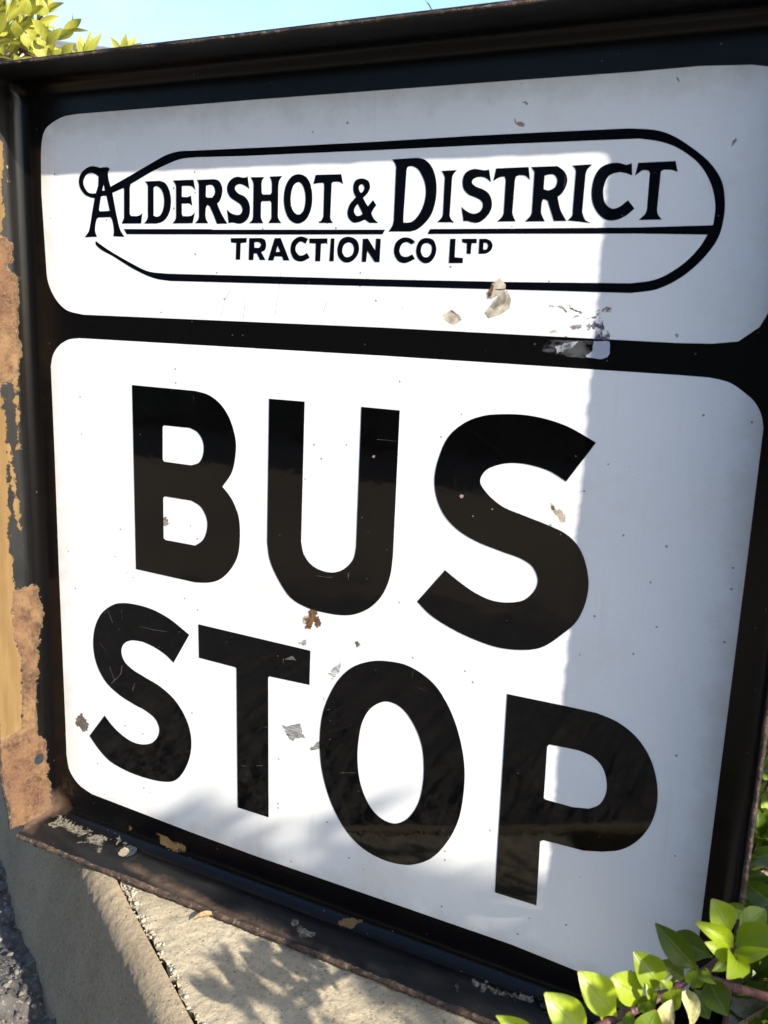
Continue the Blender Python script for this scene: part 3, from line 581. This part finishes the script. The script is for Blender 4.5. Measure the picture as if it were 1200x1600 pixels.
patch('scuff', [(484, 1170), (500, 1156), (506, 1165), (490, 1172)], MAT_SCUFF, FL, 1.0, ZL, 20)
patch('scuff', [(466, 1004), (480, 998), (478, 1008)], MAT_SMUDGE, FL, 1.0, ZL, 21)
patch('scuff', [(510, 1052), (535, 1034), (530, 1050), (520, 1062)], MAT_SCUFF, FL, 1.0, ZL, 22)
patch('scuff', [(555, 1003), (560, 1000), (564, 1008), (558, 1012)], MAT_BROWNSPOT, FL, .8, ZL, 23)
patch('scuff', [(250, 808), (262, 806), (266, 818), (256, 822)], MAT_SMUDGE, FL, 1.0, ZL, 24)
for i, (x, y, r) in enumerate([(585, 713, 2.2), (722.5, 775, 3.0), (770, 795, 1.2), (740, 806, 1.2)]):
    patch('rust_spot', blob(x, y, r, 40 + i, 9, .2, .15), MAT_PINKCHIP, FL, .1, ZC + .00004, 50 + i)
# sticker residue over the black band
patch('sticker_residue', [(690, 392), (1035, 400), (1034, 470), (1000, 497), (900, 492), (770, 482), (660, 455)], film('smeared_glue', (.10, .10, .105), .42, .62, .6, (130, 130, 260)), SIGN, .5, .00036, 30, **CO)
patch('sticker_residue', [(735, 428), (790, 410), (865, 396), (835, 425), (800, 455), (745, 462)], MAT_FILM, SIGN, .6, .00044, 31, **CO)
patch('sticker_residue', [(945, 398), (1034, 400), (1034, 468), (1018, 490), (985, 498), (900, 486), (940, 452)], MAT_TAPE, SIGN, .4, .00044, 32, **CO)
for i, q in enumerate(([(692, 207), (720, 203), (745, 208), (720, 212)], [(752, 206), (768, 204), (785, 216), (770, 222)], [(815, 318), (850, 306), (884, 310), (880, 328), (845, 336), (822, 334)], [(690, 344), (730, 336), (750, 350), (720, 358)], [(862, 236), (880, 232), (882, 246), (868, 250)], [(905, 318), (925, 300), (930, 330), (915, 338)])):
    patch('sticker_residue', q, MAT_SMUDGE, FU, .9, ZL, 330 + i, **CO)
patch('sticker_residue', [(890, 270), (950, 262), (1000, 275), (1005, 330), (1040, 360), (1030, 395), (950, 395), (960, 340), (925, 320), (940, 285)], MAT_INK, FU, .8, ZL + .00004, 34, **CO)
patch('sticker_residue', [(960, 235), (1050, 205), (1040, 240), (970, 262)], MAT_SMUDGE, FU, .8, ZL + .00004, 35, **CO)
for i, (a, b, c_) in enumerate([((812, 196), (820, 215), (880, 240)), ((835, 270), (850, 258), (866, 258)), ((750, 205), (780, 215), (800, 235))]):
    patch('sticker_residue', [a, b, c_, (c_[0] - 4, c_[1] + 6), (b[0] - 2, b[1] + 7)], MAT_BROWNSPOT, FU, .4, ZL + .00006, 36 + i, **CO)
def scratches(name, lines, parent, z, w_=.6, mat=None):
    for ln in lines:
        plate(name, [[np.array(uv(p)) for p in [(x, y) for x, y in ln] + [(x + w_, y + w_ * .8) for x, y in reversed(ln)]]], z, .00001, 0, mat or MAT_SCR, parent)
scratches('scratch', [[(590, 686), (605, 687), (619, 689)], [(497, 899), (512, 901), (521, 901)], [(544, 899), (546, 893), (545, 905)], [(728, 664), (750, 682), (793, 714)], [(169, 952), (177, 972)], [(157, 1004), (168, 1017)], [(172, 1040), (180, 1062), (175, 1067)], [(192, 1038), (190, 1052), (178, 1064)], [(208, 1078), (212, 1066)], [(220, 978), (240, 983), (262, 986)], [(377, 1195), (386, 1196)], [(401, 1195), (411, 1195)], [(652, 1072), (666, 1078)], [(512, 1108), (517, 1107)], [(533, 1206), (556, 1206)], [(446, 1029), (458, 1024), (464, 1031)], [(443, 1035), (444, 1028)]], FL, ZC + .00004, .8)
scratches('scratch', [[(345, 497), (352, 470), (362, 450)], [(381, 497), (384, 472), (380, 450)], [(430, 497), (436, 455), (440, 425)], [(505, 490), (512, 470)]], FU, ZL + .00003, .5)

# ---------------------------------------------------------------- plants
class Plant:
    def __init__(s): s.V = []; s.F = []; s.tint = []; s.lu = []; s.lv = []; s.SV = []; s.SF = []; s.st = []
    def leaf(s, B_, T_, nrm_, width, tint, fold=.35, curl=.15, nt_=9, nw=5, pw=1.08, blunt=.95, twist=0.0):
        B_ = Vector(B_); T_ = Vector(T_); ax = T_ - B_; ln = ax.length; ax.normalize()
        n = (Vector(nrm_) - ax * ax.dot(Vector(nrm_))); n = n.normalized() if n.length > 1e-5 else ax.orthogonal().normalized()
        sd = ax.cross(n); i0 = len(s.V)
        for i in range(nt_):
            t = i / (nt_ - 1); prof_ = max(math.sin(math.pi * min(1, t ** pw)), 0) ** blunt
            wd = width * .5 * (prof_ if i < nt_ - 1 else .02) * (.25 + .75 * min(1, t / .25)) + width * .03
            tw = twist * (t - .3); sdt = sd * math.cos(tw) + n * math.sin(tw); nnt = n * math.cos(tw) - sd * math.sin(tw)
            cen = B_ + ax * ln * t + n * ln * curl * (math.sin(math.pi * t * .9) * .55 - t * t * .5)
            for j in range(nw):
                x = (j / (nw - 1)) * 2 - 1
                wav = .05 * wd * math.sin(9 * t + 2.1 * x + tint * 7)
                s.V.append(cen + sdt * wd * x + nnt * (abs(x) ** 1.3 * wd * fold + wav)); s.tint.append(tint); s.lu.append(x); s.lv.append(t)
        for f in grid_faces(nt_, nw): s.F.append(tuple(i0 + q for q in f))
    def stem(s, pts, r0, r1, seg=8, main=True):
        SV, SF = ([], []) if main else (s.SV, s.SF)
        if main: s.st.append((SV, SF))
        pts = [Vector(p) for p in pts]; i0 = len(SV); n = len(pts)
        for i, p in enumerate(pts):
            t = (pts[min(i + 1, n - 1)] - pts[max(i - 1, 0)]).normalized(); a = t.orthogonal().normalized(); b = t.cross(a); r = r0 + (r1 - r0) * i / max(1, n - 1)
            r *= 1 + .18 * math.sin(i * 2.3)
            for q in range(seg): th = 6.2832 * q / seg; SV.append(p + a * math.cos(th) * r + b * math.sin(th) * r)
        for i in range(n - 1):
            for q in range(seg): SF.append((i0 + i * seg + q, i0 + i * seg + (q + 1) % seg, i0 + (i + 1) * seg + (q + 1) % seg, i0 + (i + 1) * seg + q))
        SF.append(tuple(i0 + q for q in range(seg))); SF.append(tuple(i0 + (n - 1) * seg + q for q in reversed(range(seg))))
    def sprig(s, base, d, length, size, tint=(.3, 1.0), rnd=random, pairs=5, up=Vector((0, 0, 1)), ratio=.42, open_=.9):
        """a stem with opposite leaf pairs ending in a rosette"""
        d = Vector(d).normalized(); base = Vector(base); bend = Vector((rnd.gauss(0, .15), rnd.gauss(0, .15), .12)); pts = []
        for i in range(6): t = i / 5; pts.append(base + d * length * t + bend * length * t * t * .6)
        s.stem(pts, size * .075, size * .03, 6, False); ph = rnd.uniform(0, 3.1)
        for k in range(pairs + 1):
            t = .25 + .75 * k / pairs; p = base + d * length * t + bend * length * t * t * .6; tip = k == pairs
            tg = (d + bend * t * 1.2).normalized(); a = tg.orthogonal().normalized(); b = tg.cross(a)
            nl = 5 if tip else 2
            for q in range(nl):
                th = ph + k * 1.571 + q * 6.2832 / nl + rnd.gauss(0, .2); o = a * math.cos(th) + b * math.sin(th); op = (open_ * .6 if tip else open_) * rnd.uniform(.75, 1.25)
                dr = (tg * math.cos(op) + o * math.sin(op)).normalized(); ln = size * rnd.uniform(.75, 1.15) * (.85 if tip else 1)
                tt = tint[0] + (tint[1] - tint[0]) * min(1, max(0, t + rnd.gauss(0, .15)))
                nn_ = tg * math.sin(op) - o * math.cos(op)
                s.leaf(p + o * size * .03, p + dr * ln, nn_ , ln * ratio * rnd.uniform(.85, 1.15), tt, rnd.uniform(.15, .5), rnd.uniform(-.05, .3), 7, 5)
    def build(s, root, lm, sm_=None):
        k = len(s.V); me = mesh('foliage', s.V + s.SV, s.F + [tuple(k + q for q in f) for f in s.SF]); z = [0] * len(s.SV)
        attr(me, 'tint', s.tint + z); attr(me, 'lu', s.lu + z); attr(me, 'lv', s.lv + z)
        link('foliage', me, lm, root); me.materials.append(sm_ or MAT_STEM)
        me.polygons.foreach_set('material_index', [0] * len(s.F) + [1] * len(s.SF))
        for v, f in s.st: link('branch', mesh('branch', v, f), sm_ or MAT_STEM, root)

# --- shrub in the right foreground (and its crown to the right, which throws the leaf shadows)
SH = empty('evergreen_shrub', (.62, -.02, GZ), 'yellow green evergreen shrub at the lower right corner of the sign', 'shrub')
A = Plant(); rn0 = random.Random(3)
def Z(x, y, d): return P(780 + x / 2.857, 1200 + y / 2.857, d)
def zl(bx, by, tx, ty, w_, tint, d0=.40, d1=None, tilt=(0, 0), fold=.3, curl=.12, sunny=.5, **k):
    b = Z(bx, by, d0); t = Z(tx, ty, d1 or d0); v = VIEW((b + t) / 2); n = (v + L * sunny + cx * tilt[0] + cy * tilt[1]).normalized()
    A.leaf(b, t, n, w_ / 2.857 / F * d0 * 1.04, tint, fold, curl, 13, 7, **k)
zl(1030, 745, 952, 588, 106, .80, .385, .375, fold=.25)
zl(1045, 800, 884, 690, 66, .92, .385, .372, fold=.7, curl=.3)
zl(1030, 846, 928, 782, 60, .90, .380, .370, fold=.35, curl=.25)
zl(1062, 730, 1192, 632, 84, .62, .395, .40, sunny=.1)
zl(1050, 790, 1230, 715, 104, .66, .388, .38, sunny=.2)
zl(1042, 838, 1215, 815, 52, .88, .384, .372, fold=.6, curl=.3)
zl(1036, 846, 1034, 928, 92, .72, .382, .365, curl=.3)
zl(1066, 846, 1088, 932, 46, .85, .386, .37, fold=.5)
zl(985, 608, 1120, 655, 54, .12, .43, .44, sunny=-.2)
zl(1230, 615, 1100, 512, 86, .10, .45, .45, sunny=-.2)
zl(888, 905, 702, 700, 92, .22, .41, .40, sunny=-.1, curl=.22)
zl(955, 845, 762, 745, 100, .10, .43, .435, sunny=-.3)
zl(728, 988, 604, 822, 112, .70, .395, .385, sunny=.3, fold=.4)
zl(832, 945, 702, 868, 86, .25, .412, .405, sunny=-.1)
zl(862, 985, 884, 885, 62, .40, .40, .392, sunny=0)
zl(925, 930, 1018, 1105, 96, .14, .415, .41, sunny=-.2)
zl(872, 985, 935, 1118, 86, .12, .42, .415, sunny=-.2)
zl(524, 1108, 358, 912, 122, .95, .388, .375, fold=.22)
zl(646, 1030, 498, 932, 112, .95, .395, .385, fold=.25)
zl(655, 1035, 518, 1058, 66, .35, .40, .40, sunny=0)
zl(618, 1088, 704, 1018, 56, .50, .395, .388, sunny=.1)
zl(640, 1240, 700, 1082, 100, .55, .385, .38, sunny=.1)
zl(730, 1070, 812, 992, 64, .70, .39, .38, sunny=.2)
zl(395, 1210, 208, 1008, 124, .95, .380, .368, fold=.22)
zl(190, 1240, -10, 1108, 70, .95, .372, .362, fold=.5)
zl(590, 1150, 520, 1230, 80, .45, .39, .385)
for q in ((470, 1140, 440, 1070, 40, .8), (560, 1100, 610, 1160, 44, .6), (690, 1035, 660, 965, 38, .85), (760, 1000, 730, 950, 36, .7), (985, 860, 1010, 790, 40, .9), (1000, 850, 960, 905, 42, .5), (1090, 800, 1150, 770, 44, .85), (905, 905, 960, 960, 44, .3), (800, 985, 770, 1060, 46, .35)):
    zl(*q[:6], .392, .386, tilt=(rn0.gauss(0, .5), rn0.gauss(0, .5)), fold=.5, curl=.35, sunny=.3)
A.stem([Z(420, 1175, .386), Z(520, 1115, .390), Z(620, 1075, .398), Z(720, 1015, .404), Z(800, 975, .406), Z(880, 930, .404), Z(960, 880, .396), Z(1040, 805, .386)], .0019, .0015)
A.stem([Z(880, 930, .404), Z(980, 960, .45), Z(1120, 1000, .50), Z(1330, 1060, .55), Z(1600, 1150, .6)], .0017, .0028)
A.stem([Z(420, 1175, .386), Z(330, 1240, .38)], .0016, .0014)
# sprigs beside and behind the right edge
rn = random.Random(5)
for (x, y, tx, ty, w_, ti, d) in [(1212, 1215, 1192, 1200, 26, .5, .60), (1206, 1262, 1188, 1288, 26, .75, .585), (1216, 1300, 1196, 1236, 30, .85, .59), (1222, 1320, 1188, 1278, 20, .9, .575), (1230, 1190, 1199, 1170, 24, .4, .62)]:
    b = P(x, y, d); t = P(tx, ty, d); A.leaf(b, t, VIEW(b) + L * .5, w_ / F * d, ti, .3, .1, 9, 5)
A.stem([P(1184, 1288, .60), P(1200, 1304, .61), P(1240, 1330, .63), P(1400, 1420, .66)], .0010, .0018)
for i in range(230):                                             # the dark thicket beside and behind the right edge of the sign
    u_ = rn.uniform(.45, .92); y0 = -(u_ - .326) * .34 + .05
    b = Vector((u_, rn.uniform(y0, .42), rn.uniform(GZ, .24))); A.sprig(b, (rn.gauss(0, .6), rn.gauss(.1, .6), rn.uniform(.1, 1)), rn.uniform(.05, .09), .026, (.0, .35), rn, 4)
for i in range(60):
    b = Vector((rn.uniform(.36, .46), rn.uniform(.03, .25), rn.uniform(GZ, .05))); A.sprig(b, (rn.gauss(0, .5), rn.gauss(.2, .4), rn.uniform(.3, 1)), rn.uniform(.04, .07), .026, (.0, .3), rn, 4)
# crown sprigs out to the right, on the sun's side
def shade(px, t, plane, n, size=.024, spread=.012, up_=(-.3, .2, .8)):
    q = W(onplane(px, 2, 0)) if plane == 'p' else W(onplane(px, 1, SLAB))
    for i in range(n):
        c_ = q + L * t + Vector((rn.gauss(0, spread), rn.gauss(0, spread), rn.gauss(0, spread)))
        A.sprig(c_ - Vector((0, 0, size * 1.7)), (rn.gauss(up_[0], .4), rn.gauss(up_[1], .4), up_[2]), size * 2.0, size, (.2, .9), rn, 3)
    A.stem([q + L * t - Vector((0, 0, size)), q + L * t + Vector((.05, .06, -.10)), Vector((.66, .02, .05)).lerp(q + L * t, .35), Vector((.64, .0, GZ))], .0014, .003, 6)
for px, n_ in (((372, 1556), 1), ((445, 1535), 1), ((430, 1600), 1), ((520, 1575), 1), ((490, 1640), 1), ((660, 1640), 1), ((570, 1660), 1)): shade(px, .46, 's', n_, .019, .005)
for px, n_ in (((290, 1335), 1), ((335, 1360), 2), ((430, 1390), 2), ((490, 1425), 2), ((570, 1465), 3), ((650, 1372), 1), ((725, 1372), 3), ((690, 1490), 3), ((780, 1490), 3), ((765, 1390), 2), ((620, 1485), 2), ((830, 1460), 3)): shade(px, 1.25, 'p', n_, .025, .010)
A.build(SH, MAT_LEAF)
# a withered leaf caught in it
wl = Plant()
wl.leaf(Z(842, 985, .392), Z(852, 1150, .385), VIEW(Z(840, 1000, .39)), .0062, .5, .9, .3, 13, 7, twist=1.2)
wl.leaf(Z(705, 1160, .388), Z(775, 1040, .383), VIEW(Z(840, 1000, .39)) + L * .4, .0062, .5, .5, .3, 11, 7, twist=.5)
me = mesh('withered_leaf', wl.V, wl.F); attr(me, 'tint', wl.tint); link('withered_leaf', me, MAT_DRY, SH)

# --- hedge shrub behind the top left corner
S2 = empty('hedge_shrub', (-.30, .38, GZ), 'bright yellow green hedge shrub behind the top left corner of the sign', 'shrub')
H = Plant(); rn = random.Random(12)
def hs(x, y, d, dirx, diry, ln, size=.025, n=4, tint=(.55, 1.0), op=.75):
    e = P(x, y, d); v = cx * dirx + cy * diry + VIEW(e) * rn.uniform(-.3, .4); H.sprig(e - v.normalized() * ln, v, ln, size, tint, rn, n, ratio=.30, open_=op)
def hl(bx, by, tx, ty, w_, d=.86, tint=.85, **k):
    b = P(bx / 4.615, by / 4.615, d); t = P(tx / 4.615, ty / 4.615, d - rn.uniform(-.006, .012)); H.leaf(b, t, VIEW(b) + L * rn.uniform(-.2, .8) + cx * rn.gauss(0, .3), w_ / 4.615 / F * d * 1.15, tint, .3, .15, 9, 5, **k)
for bx, by, tips in ((878, 405, ((795, 265), (862, 325), (910, 243), (982, 262), (1022, 308), (768, 362), (935, 330))), (600, 440, ((576, 238), (556, 285), (662, 218), (735, 235), (706, 362), (520, 358), (620, 330)))):
    for tx, ty in tips: hl(bx, by, tx, ty, 36, tint=rn.uniform(.6, .95))
    H.stem([P(bx / 4.615, by / 4.615 - 3, .86), P(bx / 4.615 - 4, by / 4.615 + 40, .87), P(bx / 4.615 - 30, by / 4.615 + 160, .9)], .0010, .0015)
for q in ((85, 285, 100, 150, 90), (215, 365, 190, 212, 78), (320, 450, 250, 262, 90), (20, 250, 3, 85, 64), (30, 400, 10, 285, 64), (100, 500, 15, 476, 50), (135, 495, 108, 398, 52), (270, 160, 425, 118, 36), (330, 330, 444, 203, 48), (440, 390, 538, 318, 44), (160, 110, 205, -10, 62), (250, 105, 315, 0, 92), (100, 110, 92, -10, 52), (345, 300, 300, 188, 52), (420, 475, 345, 345, 58), (470, 470, 458, 388, 52), (400, 440, 440, 350, 56), (240, 480, 160, 420, 70), (300, 250, 235, 140, 60), (200, 290, 260, 180, 60)): hl(*q, d=rn.uniform(.86, .90), tint=rn.uniform(.75, 1.0))
for (x, y, dx_, dy_) in [(12, 18, .5, .8), (45, 38, .6, .5), (62, 12, .5, .8), (28, 75, .7, .4), (70, 58, .6, .5), (55, 92, .7, .3), (18, 112, .8, -.2), (-15, 60, .4, .8), (35, -5, .4, .9), (-20, 5, .3, .9), (48, 66, .5, .6), (8, 50, .5, .6), (30, 30, .6, .7), (72, 35, .7, .6), (60, 75, .5, .8)]:
    hs(x, y, rn.uniform(.84, 1.0), dx_, dy_, rn.uniform(.05, .09), rn.uniform(.021, .027), 5)
for i in range(26): hs(rn.uniform(-260, -20), rn.uniform(-140, 420), rn.uniform(.9, 1.2), rn.gauss(.2, .4), 1, .09, .025, 5, (.3, 1.0))
H.stem([P(-25, 45, .90), P(0, 55, .90), P(25, 72, .90), P(50, 88, .90), P(75, 102, .89), P(95, 125, .88)], .0024, .0014)
H.stem([P(-12, -14, .93), P(6, 6, .93), P(20, 24, .92), P(32, 40, .91)], .0022, .0012)
H.stem([P(33, 36, .92), P(34, 20, .92), P(36, 0, .92)], .0010, .0008)
for a in range(9):
    p0 = Vector((-.30 + rn.gauss(0, .06), .38 + rn.gauss(0, .05), GZ)); p1 = P(rn.uniform(-160, 190), rn.uniform(60, 180), .93)
    H.stem([p0, p0.lerp(p1, .35) + Vector((rn.gauss(0, .03), .04, .03)), p0.lerp(p1, .7) + Vector((0, .03, .02)), p1], .005, .0013)
H.stem([P(640, 40, .95), P(683, 45, .95), P(679, 24, .95), P(671, 8, .95), P(658, -6, .95), P(640, -20, .95)], .0008, .0005, 6)
H.stem([P(-160, 260, 1.0), P(200, 220, .98), P(640, 60, .95), P(683, 45, .95)], .003, .0009, 6)
H.stem([P(683, 45, .95), P(800, 45, .95), P(862, 25, .95)], .0009, .0007, 6)
for x in (852, 866, 878): hs(x, 4 if x != 866 else 2, .95, rn.gauss(0, .2), 1, .025, .009, 2, (.8, 1.0), .6)
H.build(S2, MAT_LEAF2)

# ---------------------------------------------------------------- a dry stalk on the slab
tw = W(onplane((318, 1436), 1, SLAB)); ta_ = W(onplane((340, 1434), 1, SLAB)); tb_ = W(onplane((300, 1440), 1, SLAB)); b = Plant()
b.leaf(ta_ + Vector((0, 0, .0022)), tb_ + Vector((0, 0, .0016)), Vector((.1, -.2, 1)), .0040, .5, .7, .15, 9, 5)
b.stem([ta_ + Vector((0, 0, .0022)), ta_ + Vector((.003, .001, .0024)), ta_ + Vector((.006, .001, .0018))], .0005, .0004, 6)
root = empty('dry_leaf', tw, 'small curled dry leaf lying on the slab just under the bottom rim of the sign', 'leaf')
me = mesh('blade', b.V, b.F); link('blade', me, MAT_TWIG, root); link('stalk', mesh('stalk', *b.st[0]), MAT_TWIG, root)

# ---------------------------------------------------------------- a house far behind the hedge, only its eaves show over the sign
def box(bm, c_, dx_, dy_, dz_, rot):
    m_ = bmesh.ops.create_cube(bm, size=1)
    for v in m_['verts']: q = Vector((v.co.x * dx_, v.co.y * dy_, v.co.z * dz_)); q.rotate(rot); v.co = q + c_
hp = P(60, 96, 16.0); fwd = Vector((hp.x - W(CC).x, hp.y - W(CC).y, 0)).normalized(); rot = Matrix.Rotation(math.atan2(-fwd.x, fwd.y), 3, 'Z'); rgt = Vector((fwd.y, -fwd.x, 0))
eave = P(130, 82, 16.0).z
HR = empty('house', Vector((hp.x, hp.y, GZ)), 'pale rendered house with a dark flat roof edge, far off behind the hedge', 'house')
cen = Vector((hp.x, hp.y, 0)) + fwd * 3
edge_r = P(178, 90, 16.0); off = (Vector((edge_r.x, edge_r.y, 0)) - Vector((hp.x, hp.y, 0))).dot(rgt); wd = 8.0
cen = cen + rgt * (off - wd / 2)
bm = bmesh.new(); box(bm, cen + Vector((0, 0, (eave + GZ) / 2)), wd, 6, eave - GZ, rot); me = bpy.data.meshes.new('wall'); bm.to_mesh(me); bm.free(); link('wall', me, MAT_WALL, HR)
bm = bmesh.new(); box(bm, cen + Vector((0, 0, eave + .05)), wd + .3, 6.3, .10, rot); me = bpy.data.meshes.new('roof'); bm.to_mesh(me); bm.free(); link('roof', me, MAT_ROOF, HR)
for sx_ in (-2.2, 1.2):
    c2 = cen - fwd * 3.0 + rgt * sx_ + Vector((0, 0, eave - 1.6)); fr = bmesh.new(); box(fr, c2, 1.3, .10, 1.2, rot); me = bpy.data.meshes.new('window'); fr.to_mesh(me); fr.free(); wo = link('window', me, MAT_PAINT, HR)
    fr = bmesh.new(); box(fr, c2 - fwd * .04, 1.14, .06, 1.04, rot); me = bpy.data.meshes.new('pane'); fr.to_mesh(me); fr.free(); link('pane', me, MAT_GLASS, wo)

# ---------------------------------------------------------------- unseen hedge added behind the camera, darkens enamel reflections and cuts sky light
HG = empty('added_unseen_hedge', (-1.6, -2.4, GZ), 'unseen dark hedge added behind the camera to darken the reflections in the enamel', 'hedge')
xs = np.arange(-6, 1.61, .05); zs = np.arange(GZ - .02, 1.22, .05); V = []; q = np.array([(x, z) for x in xs for z in zs]); nz = vnoise(q, 2.2, 41) * .35 + vnoise(q, 9, 42) * .16
top = np.clip((q[:, 1] - .95) / .3, 0, 1) ** 2
V = [(x, -2.3 + n_ - .35 * t_, z + n_ * .3) for (x, z), n_, t_ in zip(q, nz, top)]; Fc = grid_faces(len(xs), len(zs)); k0 = len(V)
V += [(x, -3.1, z) for x, z in q]; Fc += [tuple(reversed([i + k0 for i in f])) for f in grid_faces(len(xs), len(zs))]
nz_ = len(zs); rim_ = [i * nz_ + nz_ - 1 for i in range(len(xs))]; rgt_ = [(len(xs) - 1) * nz_ + j for j in range(nz_)]
for l_ in (rim_, rgt_): Fc += [(l_[i], l_[i + 1], l_[i + 1] + k0, l_[i] + k0) for i in range(len(l_) - 1)]
link('foliage', mesh('foliage', V, Fc), speck_mat('unseen_hedge_leaves', (.008, .014, .006), (.035, .055, .018), .8, 30, 1.0), HG)
